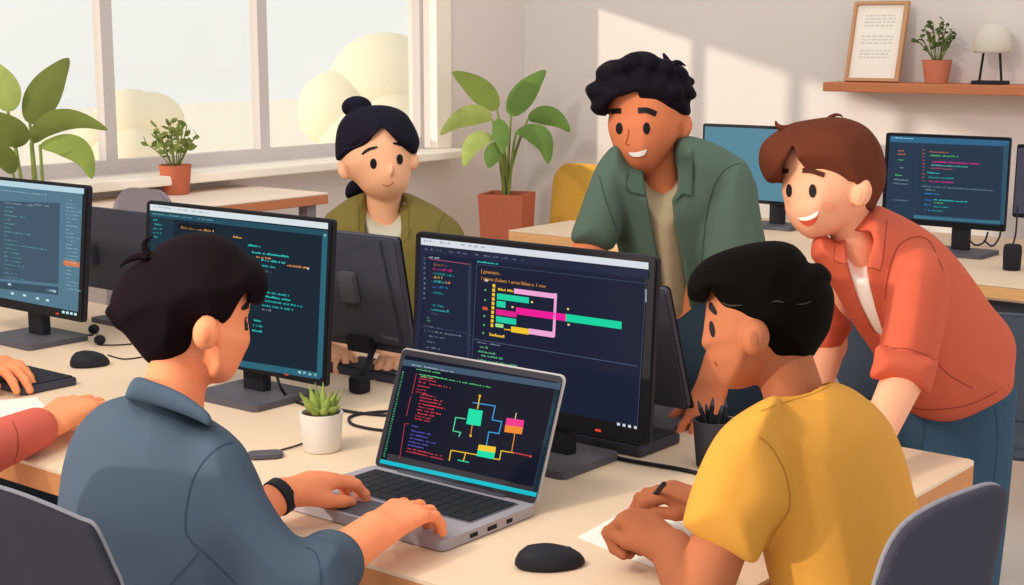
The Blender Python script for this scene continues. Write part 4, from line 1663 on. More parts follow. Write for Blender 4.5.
# watch on the left wrist
fa = unit(lw - elL)
wc = lw - fa * .008
wp = smobj('wristwatch', [('u', cone(wc - fa * .009, wc + fa * .009, .0285, .0285), 0), ('i', half(wc + fa * .009, fa), 0), ('i', half(wc - fa * .009, -fa), 0), ('s', cone(wc - fa * .05, wc + fa * .05, .0245, .0245), 0)],
           M_black, .002, body, label='black wristband on the left wrist')[0]

# ============================================================ boy in yellow (front right)
ZE, ZF, ZD = Zm(640, 230, 2.927), Zm(500, 380, 2.854), Zm(760, 380, 2.852)
S2, S2L, S2F = skin('yellow', '#AC6746', '#7E4129')
pel = pt(862, 640, 1.93)
pel[2] = .5
fw, sd = np.array([-.98, .12, 0]), np.array([-.12, -.98, 0])
org = (pel[0], pel[1], 0)
lw = on_z(672, 550, .788)
elL = pt(697, 600, 1.84)
shL = pt(750, 470, 1.84)
rw = on_z(715, 507, .79)
elR = pt(770, 508, 2.12)
shR = pt(850, 470, 2.0)
ops = [('u', pillow(ZE((208, 160), (197, 200), (191, 250), (185, 300), (180, 326), (183, 340), (193, 350), (198, 362), (203, 385), (215, 410), (238, 448), (262, 465), (310, 462), (355, 440), (410, 395), (500, 340),
                       (540, 250), (525, 160), (460, 95), (380, 68), (290, 78), (235, 115)), 1.95, .083), 0),
       ('u', cone(pt(*ZE((425, 400))[0], 1.94), pt(*ZE((470, 545))[0], 1.94), .038, .04), .012),
       ('u', ell(*ZE((337, 315))[0], 1.866, 14.2, 18.4, .02, 6), .004),
       ('u', cone(pt(806, 420, 1.94), pt(830, 500, 1.94), .035, .06), .01), ('u', cone(pt(830, 500, 1.94), pel, .065, .09), .02),
       ('u', cone(shR, pt(825, 480, 1.94), .03, .04), .01), ('u', cone(shL, pt(825, 480, 1.94), .03, .04), .01),
       ('u', cone(shL, elL, .032, .038), .01), ('u', cone(elL, lw, .037, .029), .01),
       ('u', cone(shR, elR, .032, .036), .01), ('u', cone(elR, rw, .034, .027), .01)]
lg, feet = seated_legs(pel, fw, sd)
ops += lg
ops += hand(lw, on_z(641, 522, .812) - lw, UPZ - .2 * fw, -1, .86, (1.1, 1.4, .7), .6, (.35, .5), fat=1.12)
pen_tip = on_z(637, 515, .743)
ops += hand(rw, on_z(669, 491, .81) - rw, UPZ + .2 * np.array([1, 0, 0]), -1, .84, (.6, .85, .5), .7, (.4, .5))
body, gb = smobj('person', ops, S2, .004, origin=org)
body['label'] = 'boy in yellow t-shirt seated at right end of table, writing'
body['category'] = 'person'
tb = bvh(gb)
drawn('ear_fold', body, [patch(oval(*ZE((333, 318))[0], 3.4, 7.6, -6), tb, .001, 2)], S2F)
drawn('eyebrow', body, [patch(ZE((203, 212), (209, 213), (217, 225), (224, 240), (221, 248), (210, 241), (201, 228)), tb, .002, 1.5)], M_eye)
drawn('eye', body, [patch(oval(*ZE((210, 290))[0], 2.5, 8.2, -8), tb, .002, 1.5)], M_eye)
drawn('mouth', body, [stroke(ZE((226, 398), (220, 388), (217, 386)), 1.3, tb)], S2L)
HB2 = mat('hair_black', '#0D0A08', rough=.7, spec=.02, noise=.15, scale=30, stretch=(1, 1, .3))
hp = ZE((150, 207), (138, 180), (148, 132), (178, 96), (220, 70), (300, 44), (390, 31), (450, 44), (484, 78), (494, 97), (528, 97), (557, 124), (561, 146), (554, 150), (567, 182), (569, 222), (556, 290), (526, 342), (494, 384),
        (450, 391), (400, 392), (300, 370), (220, 260), (186, 217))
fc = ZE((207, 164), (216, 190), (246, 226), (282, 266), (306, 291), (326, 274), (348, 300), (370, 358), (400, 379), (450, 389), (494, 383), (560, 420), (560, 560), (90, 560), (120, 230), (188, 218), (200, 192))
hair, gh = smobj('hair', [('u', pillow(hp, 1.95, .10), 0), ('s', cutter(fc, 1.6, 2.3), .003)], HB2, .0035, body)
th = bvh(gh)
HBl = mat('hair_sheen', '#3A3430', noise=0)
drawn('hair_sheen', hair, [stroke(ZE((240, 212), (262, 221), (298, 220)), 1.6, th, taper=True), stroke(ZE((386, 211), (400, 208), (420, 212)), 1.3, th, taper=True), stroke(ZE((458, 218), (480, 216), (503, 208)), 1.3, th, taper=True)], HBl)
SY = mat('tee_yellow', '#CE923C', noise=.04, scale=30)
SYd = mat('tee_yellow_seam', '#B57A2B', noise=0)
tor = [(764, 402), (775, 396), (800, 390), (824, 381), (849, 387), (872, 403), (888, 420), (898.5, 440), (907, 464), (914, 492), (920, 512), (926, 560), (926, 660), (790, 660), (775, 600), (762, 548), (752, 480), (750, 430)]
arm = [(777, 396), (748, 408), (722, 428), (705, 455), (691, 490), (683, 521), (686, 528), (703, 540), (724, 552), (748, 562), (757, 561), (764, 548), (772, 530), (789, 508), (791, 480), (786, 450), (782, 420)]
sops = [('u', pillow(tor, 1.935, .12, g=(.0004, 0)), 0), ('u', pillow(arm, 1.835, .062, .05, g=(-.0001, 0)), .015),
        ('u', cone(shR, shR + (elR - shR) * .6, .06, .055), .02),
        ('u', cone(pt(848, 640, 1.95), pel, .09, .14), .04),
        ('s', cone(pt(*ZE((445, 420))[0], 1.94), pt(*ZE((452, 470))[0], 1.93), .044, .044), .004)]
shirt, gs_ = smobj('t_shirt', sops, SY, .0045, body)
ts_ = bvh(gs_)
drawn('seam', shirt, [stroke(ZD((-4, 162), (20, 178), (45, 208), (70, 256), (83, 310), (86, 345), (80, 378), (58, 412), (36, 446), (20, 484)), 1.3, ts_)], SYd)
drawn('seam', shirt, [stroke([(760, 411), (785, 402), (812, 394), (831, 385)], 1.1, ts_)], SYd)
lg, feet = seated_legs(pel, fw, sd, (.105, .08, .06))
smobj('trousers', [('u', cone(pel + sd * .07, pel - sd * .07, .13, .13), .02)] + lg, pants, .009, body)
shoes(body, feet, fw, M_shoe)
pb = on_z(664, 484, .84)
t = thing('pen', 'dark pen held in the right hand of boy in yellow', 'pen', pen_tip)
u_ = pb - pen_tip
obj('barrel', tube([pen_tip + u_ * .12, pb], .0038, 10), M_black, t, smooth=40)
obj('tip', tube([pen_tip, pen_tip + u_ * .12], [.0008, .0036], 10), M_dgrey, t, smooth=40)

# ============================================================ man in green (behind the table)
ZG = Zm(560, 40, 2.657)
S3, S3L, S3F = skin('green', '#DC8158', '#A85631')
pel = pt(716, 372, 3.3)
org = (pel[0], pel[1], 0)
pel0 = pel.copy()
lw = on_z(711, 389, .80)
elL = pt(741, 300, 3.09)
shL = pt(735, 205, 3.12)
rw = np.array([-1.76, 2.36, .78])
elR = pt(586, 262, 3.11)
shR = pt(608, 190, 3.13)
ops = [('u', pillow(ZG((130, 190), (127, 230), (138, 272), (156, 312), (185, 345), (215, 356), (250, 346), (285, 307), (312, 268), (332, 220), (342, 150), (325, 105), (280, 75), (200, 62), (140, 95), (120, 145)), 3.12, .098), 0),
       ('u', cone(pt(*ZG((262, 300))[0], 3.15), pt(*ZG((272, 440))[0], 3.18), .041, .043), .01),
       ('u', ell(*ZG((328, 231))[0], 3.11, 8.8, 13.4, .018, 12), .004),
       ('u', cone(pt(668, 205, 3.19), pt(675, 250, 3.21), .045, .065), .01), ('u', cone(pt(675, 250, 3.21), pel, .065, .09), .02),
       ('u', cone(shR, pt(668, 220, 3.2), .034, .04), .01), ('u', cone(shL, pt(675, 220, 3.2), .034, .04), .01),
       ('u', cone(shL, elL, .036, .038), .01), ('u', cone(elL, lw, .037, .031), .01),
       ('u', cone(shR, elR, .036, .038), .01), ('u', cone(elR, rw, .037, .03), .01)]
back = unit(np.array([.3, 1, 0]))
side = unit(np.array([1, -.3, 0]))
feet = []
for s in (-1, 1):
    h = pel + side * .1 * s
    k = np.array([h[0], h[1], .48]) + back * .0
    an = np.array([k[0], k[1], .1]) + back * .06
    ops += [('u', cone(h, k, .085, .06), .02), ('u', cone(k, an, .06, .045), .01)]
    feet.append((h, k, an))
ops += hand(lw, on_z(706, 408, .775) - lw, UPZ, 1, .88, (.1, .3, .2), 1.9, (1.0, .4))
ops += hand(rw, [.35, -.9, -.1], UPZ, -1, 1.0, (.12, .3, .2), 1.4, (.8, .5))
body, gb = smobj('person', ops, S3, .005, origin=org)
body['label'] = 'smiling man in open green shirt leaning on the table'
body['category'] = 'person'
tb = bvh(gb)
drawn('eye', body, [patch(oval(*ZG((157, 235))[0], 3.4, 6, 0), tb, .0015, 1.5)], M_eye)
drawn('eye', body, [patch(oval(*ZG((230, 235))[0], 3.5, 6, 0), tb, .0015, 1.5)], M_eye)
drawn('eyebrow', body, [stroke(ZG((128, 200), (140, 190), (162, 188)), 5.4, tb, .002)], M_eye)
drawn('eyebrow', body, [stroke(ZG((207, 187), (232, 187), (256, 197)), 5.6, tb, .002)], M_eye)
drawn('nose', body, [stroke(ZG((183, 236), (180, 258), (175, 276), (184, 279)), 1.1, tb)], S3L)
drawn('teeth', body, [patch(ZG((180, 300), (205, 298), (232, 290), (230, 298), (222, 307), (205, 311), (190, 309)), tb, .0014, 1.2)], M_teeth)
drawn('mouth', body, [stroke(ZG((177, 299), (192, 311), (210, 313), (226, 305), (234, 289)), .9, tb, .0018)], S3L)
drawn('ear_fold', body, [patch(oval(*ZG((322, 232))[0], 3, 5.6, 10), tb, .001, 1.5)], S3F)
HB3 = mat('hair_black_curls', '#1C1820', rough=.7, spec=.02, noise=.12, scale=30)
hp = ZG((122, 203), (97, 199), (80, 182), (84, 166), (68, 140), (70, 122), (96, 106), (94, 86), (106, 68), (130, 54), (158, 50), (178, 38), (205, 30), (238, 32), (268, 48), (300, 56), (322, 66), (338, 82), (340, 92), (356, 104),
        (358, 116), (350, 124), (363, 140), (360, 154), (346, 164), (347, 196), (325, 206), (295, 216), (230, 215), (170, 215))
fc = ZG((124, 206), (128, 174), (150, 153), (176, 145), (206, 135), (210, 152), (220, 172), (236, 176), (252, 164), (266, 182), (284, 200), (293, 217), (306, 206), (318, 200), (322, 240), (340, 270), (340, 400), (60, 400), (40, 260), (80, 216))
lob = []
for x, y, r in ((108, 172, 9), (98, 136, 10), (122, 94, 10), (158, 78, 10), (196, 62, 11), (236, 64, 11), (280, 80, 11), (316, 98, 10), (334, 140, 9), (215, 105, 12), (262, 120, 12), (170, 118, 11), (300, 140, 11), (318, 176, 8)):
    lob.append(('u', ell(*ZG((x, y))[0], 3.05 if 140 < x < 310 else 3.085, r, r, .036), .008))
hair, gh = smobj('hair', [('u', pillow(hp, 3.12, .118), 0)] + lob +
                 [('s', cutter(fc, 2.8, 3.15), .003)], HB3, .0045, body)
wisp(hair, ZG((287, 80), (285, 62), (281, 48), (274, 35)), 3.08, .0105, HB3)
wisp(hair, ZG((288, 80), (298, 66), (314, 59), (334, 69)), 3.08, .0085, HB3)
SG = mat('shirt_green', '#55695C', noise=.05, scale=30)
SGd = mat('shirt_green_seam', '#3A4D41', noise=0)
ST = mat('tee_tan', '#B5A384', noise=.04, scale=30)
tee = ZG((200, 360), (222, 371), (240, 388), (265, 402), (290, 397), (314, 372), (345, 360), (380, 420), (385, 600), (375, 765), (330, 782), (270, 780), (225, 760), (195, 600), (185, 440))
smobj('t_shirt', [('u', pillow(tee, 3.19, .105, g=(.0002, .0009), c=(665, 230)), 0)], ST, .005, body)
tor = ZG((222, 330), (188, 320), (150, 284), (118, 322), (112, 380), (130, 460), (150, 540), (172, 640), (180, 740), (200, 770), (500, 770), (520, 640), (528, 430), (512, 360), (482, 318), (420, 279), (352, 256), (316, 262), (300, 300), (296, 335))
slR = ZG((160, 284), (134, 290), (100, 330), (75, 390), (50, 460), (29, 525), (58, 545), (130, 558), (152, 535), (166, 500), (176, 430), (180, 340))
slL = ZG((480, 318), (432, 342), (398, 415), (380, 510), (374, 600), (396, 690), (520, 700), (556, 650), (550, 560), (538, 490), (524, 410), (508, 352))
op_ = ZG((222, 300), (222, 365), (232, 420), (242, 480), (262, 585), (290, 800), (360, 800), (325, 585), (305, 500), (297, 424), (312, 398), (313, 350), (303, 320), (300, 240), (222, 240))
shirt, gs_ = smobj('shirt', [('u', pillow(tor, 3.20, .125, g=(.0002, .0009), c=(665, 230)), 0), ('u', pillow(slR, 3.11, .06, .05), .012), ('u', pillow(slL, 3.10, .068, g=(0, -.0003)), .014),
                             ('s', cutter(op_, 2.8, 3.2), .003)], SG, .005, body)
ts_ = bvh(gs_)
drawn('seam', shirt, [stroke(ZG((480, 326), (440, 344), (412, 385), (395, 440), (384, 510), (377, 590)), 1.1, ts_)], SGd)
drawn('seam', shirt, [stroke(ZG((104, 362), (122, 425), (145, 490), (160, 530)), 1.0, ts_)], SGd)
drawn('collar', shirt, [patch(ZG((188, 322), (180, 350), (175, 398), (200, 406), (226, 412), (222, 370), (221, 335)), ts_, .005, 2, False), patch(ZG((350, 300), (351, 330), (350, 412), (325, 408), (304, 430), (305, 420), (318, 400), (321, 340), (330, 310)), ts_, .005, 2, False)],
      mat('collar_green', '#4E6255', noise=.04, scale=30))
drawn('seam', shirt, [stroke(ZG((183, 350), (176, 398), (200, 406), (226, 412)), .9, ts_, .007, 3), stroke(ZG((352, 290), (352, 330), (350, 412), (326, 408), (300, 435)), .9, ts_, .007, 3)], SGd)
PN = mat('trousers_dark_navy', '#2A3947', noise=.05, scale=30)
tops = [('u', cone(pel + side * .07 + UPZ * .08, pel - side * .07 + UPZ * .08, .14, .14), .03)]
for h, k, an in feet:
    tops += [('u', cone(h, k, .11, .085), .02), ('u', cone(k, an, .085, .07), .01)]
smobj('trousers', tops, PN, .009, body)
shoes(body, [f[2] for f in feet], -back, M_shoe)

# ============================================================ woman in olive (behind monitor)
ZH = Zm(310, 80, 3.25)
S4, S4L, S4F = skin('olive', '#FFBE96', '#D0805A')
pel = pt(392, 380, 3.95)
pel[2] = .5
org = (pel[0], pel[1], 0)
fw, sd = unit([.1, -1, 0]), unit([1, .1, 0])
rwv = on_z(336, 346, .775)
hp1 = rwv
shR, shL = pt(342, 236, 3.85), pt(442, 240, 3.9)
elR, elL = pt(318, 315, 3.7), pt(462, 320, 3.75)
lwv = on_z(396, 352, .775)
ops = [('u', pillow(ZH((95, 250), (112, 300), (150, 335), (185, 371), (230, 391), (265, 391), (300, 371), (322, 332), (334, 240), (330, 180), (290, 125), (230, 105), (150, 120), (105, 180)), 3.8, .098), 0),
       ('u', cone(pt(*ZH((240, 350))[0], 3.82), pt(*ZH((238, 480))[0], 3.88), .043, .045), .008),
       ('u', ell(*ZH((113, 289))[0], 3.785, 7.4, 11, .016, -8), .004), ('u', ell(*ZH((338, 265))[0], 3.79, 5, 9, .016, 6), .004),
       ('u', ell(*ZH((266, 296))[0], 3.709, 2.4, 5, .006), .01),
       ('u', cone(pt(385, 232, 3.88), pt(390, 290, 3.92), .045, .06), .01), ('u', cone(pt(390, 290, 3.92), pel, .065, .09), .02),
       ('u', cone(shR, pt(388, 255, 3.9), .03, .04), .01), ('u', cone(shL, pt(388, 255, 3.9), .03, .04), .01),
       ('u', cone(shR, elR, .036, .036), .01), ('u', cone(elR, rwv, .034, .026), .01), ('u', cone(shL, elL, .036, .036), .01), ('u', cone(elL, lwv, .034, .026), .01)]
lg, feet = seated_legs(pel, fw, sd)
ops += lg
ops += hand(rwv, on_z(341, 358, .772) - rwv, UPZ, -1, .85, (.25, .45, .3), 1.0, (.6, .4))
ops += hand(lwv, on_z(392, 364, .772) - lwv, UPZ, 1, .85, (.25, .45, .3), 1.0, (.6, .4))
body, gb = smobj('person', ops, S4, .005, origin=org)
body['label'] = 'woman with hair bun and olive jacket seated behind a monitor'
body['category'] = 'person'
tb = bvh(gb)
drawn('eye', body, [patch(oval(*ZH((206, 272))[0], 3.3, 5.3), tb, .0015, 1.5)], M_eye)
drawn('eye', body, [patch(oval(*ZH((292, 258))[0], 3.2, 5.3), tb, .0015, 1.5)], M_eye)
drawn('eyebrow', body, [stroke(ZH((168, 242), (190, 226), (220, 217)), 3, tb, .002, taper=True)], M_eye)
drawn('eyebrow', body, [stroke(ZH((270, 205), (296, 210), (322, 221)), 3, tb, .002, taper=True)], M_eye)
drawn('nose', body, [stroke(ZH((268, 280), (271, 296), (264, 306)), 1.1, tb)], S4L)
drawn('mouth', body, [stroke(ZH((236, 340), (254, 345), (272, 332)), 1.3, tb)], S4L)
drawn('ear_fold', body, [patch(oval(*ZH((121, 291))[0], 2.8, 4.4), tb, .001, 1.2)], S4F)
HB4 = mat('hair_blue_black', '#201D2A', rough=.65, spec=.02, noise=.12, scale=30)
hp = ZH((88, 262), (82, 225), (83, 190), (92, 148), (116, 114), (150, 94), (200, 82), (260, 85), (310, 108), (343, 158), (356, 200), (350, 228), (342, 242), (300, 250), (200, 270), (130, 262))
fc = ZH((84, 268), (104, 259), (142, 244), (178, 216), (206, 182), (235, 150), (262, 178), (298, 216), (322, 238), (344, 246), (380, 300), (380, 460), (60, 460), (60, 300))
hair, gh = smobj('hair', [('u', pillow(hp, 3.8, .118), 0), ('s', cutter(fc, 3.5, 3.83), .003),
                          ('u', ell(*ZH((152, 88))[0], 3.86, 15.2, 11, .045, -4), .006),
                          ('u', pillow(ZH((140, 325), (120, 342), (114, 372), (126, 386), (160, 376), (188, 366), (180, 330)), 3.9, .035), .0)], HB4, .0045, body)
th = bvh(gh)
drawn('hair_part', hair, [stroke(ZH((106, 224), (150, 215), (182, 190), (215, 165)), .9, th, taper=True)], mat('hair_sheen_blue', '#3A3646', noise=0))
SO = mat('jacket_olive', '#7A6E38', noise=.05, scale=30)
SOd = mat('jacket_olive_seam', '#665E30', noise=0)
SGy = mat('tee_sage', '#C9C6B4', noise=.04, scale=30)
tee = ZH((160, 400), (183, 400), (192, 424), (222, 450), (252, 460), (276, 448), (294, 420), (298, 395), (330, 410), (350, 700), (150, 700))
smobj('t_shirt', [('u', pillow(tee, 3.87, .10, g=(0, .0004), n=4), 0)], SGy, .005, body)
tor = ZH((186, 366), (150, 374), (115, 391), (75, 420), (48, 446), (44, 500), (60, 600), (70, 900), (470, 900), (480, 600), (490, 520), (482, 486), (440, 432), (372, 392), (300, 364), (290, 400), (240, 430), (196, 400))
op_ = ZH((183, 340), (184, 400), (180, 470), (184, 560), (186, 1000), (310, 1000), (292, 600), (294, 540), (297, 470), (291, 420), (300, 340))
jacket, gj = smobj('jacket', [('u', pillow(tor, 3.89, .125, g=(0, .0004)), 0), ('s', cutter(op_, 3.5, 3.9), .003),
                              ('u', cone(shR, elR, .058, .05), .02), ('u', cone(elR, elR + (rwv - elR) * .7, .05, .04), .01), ('u', cone(shL, elL, .058, .05), .02), ('u', cone(elL, elL + (lwv - elL) * .7, .05, .04), .01)], SO, .0055, body)
tj = bvh(gj)
drawn('seam', jacket, [stroke(ZH((152, 378), (160, 440), (158, 520)), 1, tj), stroke(ZH((330, 380), (320, 450), (322, 520)), 1, tj)], SOd)
drawn('seam', jacket, [stroke(ZH((300, 530), (322, 505), (330, 480)), 1, tj), stroke(ZH((440, 436), (420, 470), (412, 520)), 1, tj)], SOd)
lg, feet = seated_legs(pel, fw, sd, (.105, .08, .06))
smobj('trousers', [('u', cone(pel + sd * .07, pel - sd * .07, .13, .13), .02)] + lg, pants, .009, body)
shoes(body, feet, fw, M_shoe)

# ============================================================ boy in coral (standing at the right corner)
ZI, ZJ = Zm(740, 100, 2.926), Zm(800, 250, 3.25)
S5, S5L, S5F = skin('coral', '#F0AC88', '#DE936C')
pel = pt(955, 425, 2.93)
org = (pel[0], pel[1], 0)
lw = on_z(868, 455, .785)
elL = pt(906, 372, 2.59)
shL = pt(916, 290, 2.61)
rw = on_z(806, 420, .785)
elR = pt(828, 345, 2.85)
shR = pt(838, 278, 2.83)
ops = [('u', pillow(ZI((124, 235), (122, 265), (130, 300), (136, 336), (163, 377), (205, 406), (250, 400), (292, 380), (340, 350), (395, 310), (412, 250), (408, 170), (370, 108), (300, 75), (200, 76), (140, 108), (116, 170)), 2.62, .086), 0),
       ('u', cone(pt(*ZI((318, 330))[0], 2.63), pt(*ZI((346, 462))[0], 2.655), .037, .042), .01),
       ('u', ell(*ZI((355, 271))[0], 2.55, 10.2, 14.6, .018, 12), .004),
       ('u', cone(pt(868, 255, 2.71), pt(895, 300, 2.74), .035, .055), .01), ('u', cone(pt(895, 300, 2.74), pel, .06, .07), .02),
       ('u', cone(shR, pt(885, 290, 2.75), .028, .035), .01), ('u', cone(shL, pt(895, 300, 2.74), .032, .035), .01),
       ('u', cone(shL, elL, .034, .038), .01), ('u', cone(elL, lw, .037, .027), .01), ('u', cone(shR, elR, .030, .034), .01), ('u', cone(elR, rw, .034, .027), .01)]
feet = []
back = unit(np.array([.5, .86, 0]))
side = unit(np.array([.86, -.5, 0]))
for s in (-1, 1):
    h = pel + side * .05 * s - UPZ * .02
    k = np.array([h[0], h[1], .47])
    an = np.array([k[0], k[1], .1]) + back * .02
    ops += [('u', cone(h, k, .05, .045), .01), ('u', cone(k, an, .045, .04), .01)]
    feet.append((h, k, an))
ops += hand(lw, on_z(852, 476, .77) - lw, UPZ, -1, 1.0, (.12, .3, .2), 1.2, (.7, .4))
ops += hand(rw, on_z(796, 440, .77) - rw, UPZ, -1, 1.0, (.12, .3, .2), 1.2, (.7, .4))
body, gb = smobj('person', ops, S5, .0045, origin=org)
body['label'] = 'laughing boy in coral jacket and jeans leaning over the table corner'
body['category'] = 'person'
tb = bvh(gb)
drawn('eye', body, [patch(oval(*ZI((143, 265))[0], 3.0, 6.6), tb, .0015, 1.5)], M_eye)
drawn('eye', body, [patch(oval(*ZI((212, 266))[0], 3.7, 6.8), tb, .0015, 1.5)], M_eye)
HBr = mat('hair_brown', '#643424', rough=.7, spec=.02, noise=.14, scale=26, stretch=(1, 1, .35))
HBrd = mat('brow_brown', '#4E2A1E', noise=0)
drawn('eyebrow', body, [stroke(ZI((126, 212), (132, 207), (142, 207)), 4.4, tb, .002)], HBrd)
drawn('eyebrow', body, [stroke(ZI((182, 206), (210, 208), (247, 220)), 5, tb, .002)], HBrd)
drawn('mouth', body, [patch(ZI((171, 346), (200, 342), (227, 325), (226, 348), (214, 364), (198, 370), (182, 362)), tb, .0014, 1.2)], mat('mouth_red', '#D2563F', noise=0))
drawn('teeth', body, [patch(ZI((171, 345), (200, 340), (227, 325), (224, 340), (200, 352), (178, 352)), tb, .0024, 1.2)], M_teeth)
drawn('nose', body, [stroke(ZI((140, 292), (141, 306), (150, 312)), .9, tb)], S5L)
drawn('blush', body, [patch(oval(*ZI((262, 314))[0], 8, 6), tb, .0008, 2)], mat('skin_blush_coral', '#F0A07C', noise=.02))
drawn('ear_fold', body, [patch(oval(*ZI((345, 276))[0], 3.6, 6.6, 14), tb, .001, 1.5)], S5F)
hp = ZI((84, 242), (62, 210), (54, 170), (66, 126), (106, 92), (152, 68), (210, 56), (262, 50), (315, 54), (372, 80), (410, 130), (427, 192), (424, 250), (402, 300), (386, 327), (344, 320), (300, 300), (180, 260), (130, 250))
fc = ZI((40, 252), (100, 244), (122, 238), (123, 190), (156, 134), (170, 174), (196, 207), (222, 225), (244, 222), (282, 241), (315, 252), (330, 234), (348, 262), (368, 300), (344, 317), (338, 330), (330, 440), (40, 440))
hair, gh = smobj('hair', [('u', pillow(hp, 2.62, .104), 0), ('s', cutter(fc, 2.3, 2.64), .003)], HBr, .004, body)
th = bvh(gh)
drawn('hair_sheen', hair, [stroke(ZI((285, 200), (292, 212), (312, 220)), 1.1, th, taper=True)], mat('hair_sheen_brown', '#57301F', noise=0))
wisp(hair, ZI((252, 64), (262, 52), (278, 44), (292, 44), (301, 50)), 2.62, .0045, HBr)
wisp(hair, ZI((165, 78), (138, 84), (118, 81), (108, 72), (104, 61)), 2.60, .0075, HBr)
SR = mat('jacket_coral', '#C65C43', noise=.05, scale=30)
SRd = mat('jacket_coral_seam', '#98402D', noise=0)
TW = mat('tee_white', '#FBF3E8', noise=.02, scale=30)
tee = [(843, 262), (845, 250), (848, 252), (856, 261), (864, 258), (868, 250), (876, 246), (890, 266), (904, 312), (904, 354), (886, 354), (861, 327), (838, 281)]
smobj('t_shirt', [('u', pillow(tee, 2.695, .118, g=(.0006, .0006), c=(880, 290), n=4), 0)], TW, .005, body)
tor = [(850, 226), (872, 206), (896, 213), (931, 233), (955, 256), (973, 279), (991, 305), (1009, 327), (1016, 346), (1015, 366), (1012, 390), (997, 405), (972, 418), (948, 423), (923, 418), (906, 408), (890, 384), (875, 356),
       (852, 322), (834, 290), (818, 266), (811, 256), (813, 240), (822, 234), (838, 240)]
op_ = ZJ((148, -30), (150, 12), (160, 60), (174, 112), (196, 176), (236, 256), (268, 286), (268, 262), (246, 196), (226, 110), (216, 60), (240, -30), (230, -60), (160, -60))
sl = ZJ((345, 6), (400, -8), (450, 18), (484, 72), (489, 140), (479, 212), (463, 290), (448, 350), (430, 430), (372, 420), (300, 400), (240, 385), (256, 310), (273, 240), (284, 150), (296, 72), (315, 26))
cf = ZJ((250, 312), (300, 312), (350, 320), (400, 336), (448, 360), (436, 410), (420, 463), (370, 446), (300, 425), (230, 415), (238, 365))
slr = ZJ((60, 40), (110, 128), (168, 240), (150, 292), (122, 372), (80, 362), (22, 338), (36, 250), (30, 100))
jacket, gj = smobj('jacket', [('u', pillow(tor, 2.74, .125, g=(.0006, .0006), c=(915, 320)), 0), ('u', pillow(slr, 2.84, .055), .012), ('s', cutter(op_, 2.4, 2.75), .003),
                              ('u', pillow(sl, 2.595, .064), .012)], SR, .0045, body)
cuff, gc2 = smobj('cuff', [('u', pillow(cf, 2.59, .071, .04, n=4), 0)], SR, .004, jacket)
tj, tc = bvh(gj), bvh(gj, gc2)
drawn('seam', jacket, [stroke(ZJ((300, 318), (350, 322), (405, 340), (448, 362)), .9, tc), stroke(ZI((595, 500), (560, 420), (520, 400), (470, 420), (445, 470), (430, 530), (424, 585)), 1.1, tj)], SRd)
drawn('seam', jacket, [stroke(ZJ((448, 370), (490, 410), (560, 450)), 1, tj), stroke(ZJ((360, 512), (430, 520), (560, 500), (692, 430)), 1, tj), stroke(ZJ((30, 318), (80, 334), (140, 346)), 1, tj)], SRd)
drawn('lapel', jacket, [stroke(ZI((285, 392), (278, 430), (275, 470), (300, 478), (318, 482)), 1.0, tj, n=3), stroke(ZI((430, 350), (424, 420), (412, 495), (390, 492), (374, 490)), 1.0, tj, n=3)], SRd)
JN = mat('jeans_blue', '#354E63', noise=.08, scale=40)
JNd = mat('jeans_seam', '#2F4558', noise=0)
l1 = [(893, 384), (950, 376), (1011, 380), (1015, 420), (1010, 490), (1001, 570), (990, 660), (984, 790), (940, 790), (934, 660), (918, 560), (900, 470), (892, 420)]
l2 = [(880, 384), (930, 376), (985, 380), (990, 420), (985, 490), (976, 570), (965, 660), (959, 790), (915, 790), (909, 660), (893, 560), (882, 470), (878, 420)]
jeans, gq = smobj('jeans', [('u', pillow(l1, 2.875, .078), 0), ('u', pillow(l2, 2.97, .075), .01)], JN, .006, body)
tq = bvh(gq)
drawn('seam', jeans, [stroke([(995, 405), (998, 440), (993, 490)], 1, tq), stroke([(925, 415), (923, 440), (915, 470)], 1, tq)], JNd)
shoes(body, [f[2] for f in feet], -back, M_shoe)

# ============================================================ person at far left, only the arms are in view
ZK = Zm(0, 290, 3.9)
S6, S6L, S6F = skin('left', '#F29B6C', '#C86F46')
pel = np.array([-2.72, 1.05, .5])
org = (pel[0], pel[1], 0)
fw, sd = unit([.1, 1, 0]), unit([1, -.1, 0])
ch = pel + np.array([0, .03, .47])
shR, shL = ch + sd * .19, ch - sd * .19
rw, lwv = on_z(48, 424, .785), on_z(-34, 364, .79)
elR = on_z(-45, 462, .78)
elL = np.array([-3.05, 1.42, .80])
ops = [('u', cone(ch + UPZ * .22, ch + UPZ * .29, .085, .095), 0), ('u', cone(ch + UPZ * .02, ch + UPZ * .2, .055, .05), .02), ('u', cone(ch, pel, .10, .11), .03),
       ('u', cone(ch + UPZ * .2 + fw * .085, ch + UPZ * .235 + fw * .075, .012, .010), .01),
       ('u', cone(shR, ch, .05, .06), .03), ('u', cone(shL, ch, .05, .06), .03),
       ('u', cone(shR, elR, .045, .038), .02), ('u', cone(elR, rw, .036, .027), .01), ('u', cone(shL, elL, .045, .038), .02), ('u', cone(elL, lwv, .036, .027), .01)]
lg, feet = seated_legs(pel, fw, sd)
ops += lg
ops += hand(rw, on_z(92, 396, .80) - rw, UPZ, -1, 1.22, (.25, .45, .3), .5, (.5, .4))
ops += hand(lwv, on_z(8, 363, .80) - lwv, UPZ, 1, 1.02, (.3, .55, .35), 1.0, (.55, .35))
body, gb = smobj('person', ops, S6, .0045, origin=org)
body['label'] = 'person cut off by left edge, red sleeve and hands on keyboard'
body['category'] = 'person'
smobj('hair', [('u', cone(ch + UPZ * .27 - fw * .02, ch + UPZ * .31 - fw * .01, .10, .09), 0), ('s', cone(ch + UPZ * .15 + fw * .12, ch + UPZ * .26 + fw * .12, .09, .07), .01)], HB1, .007, body)
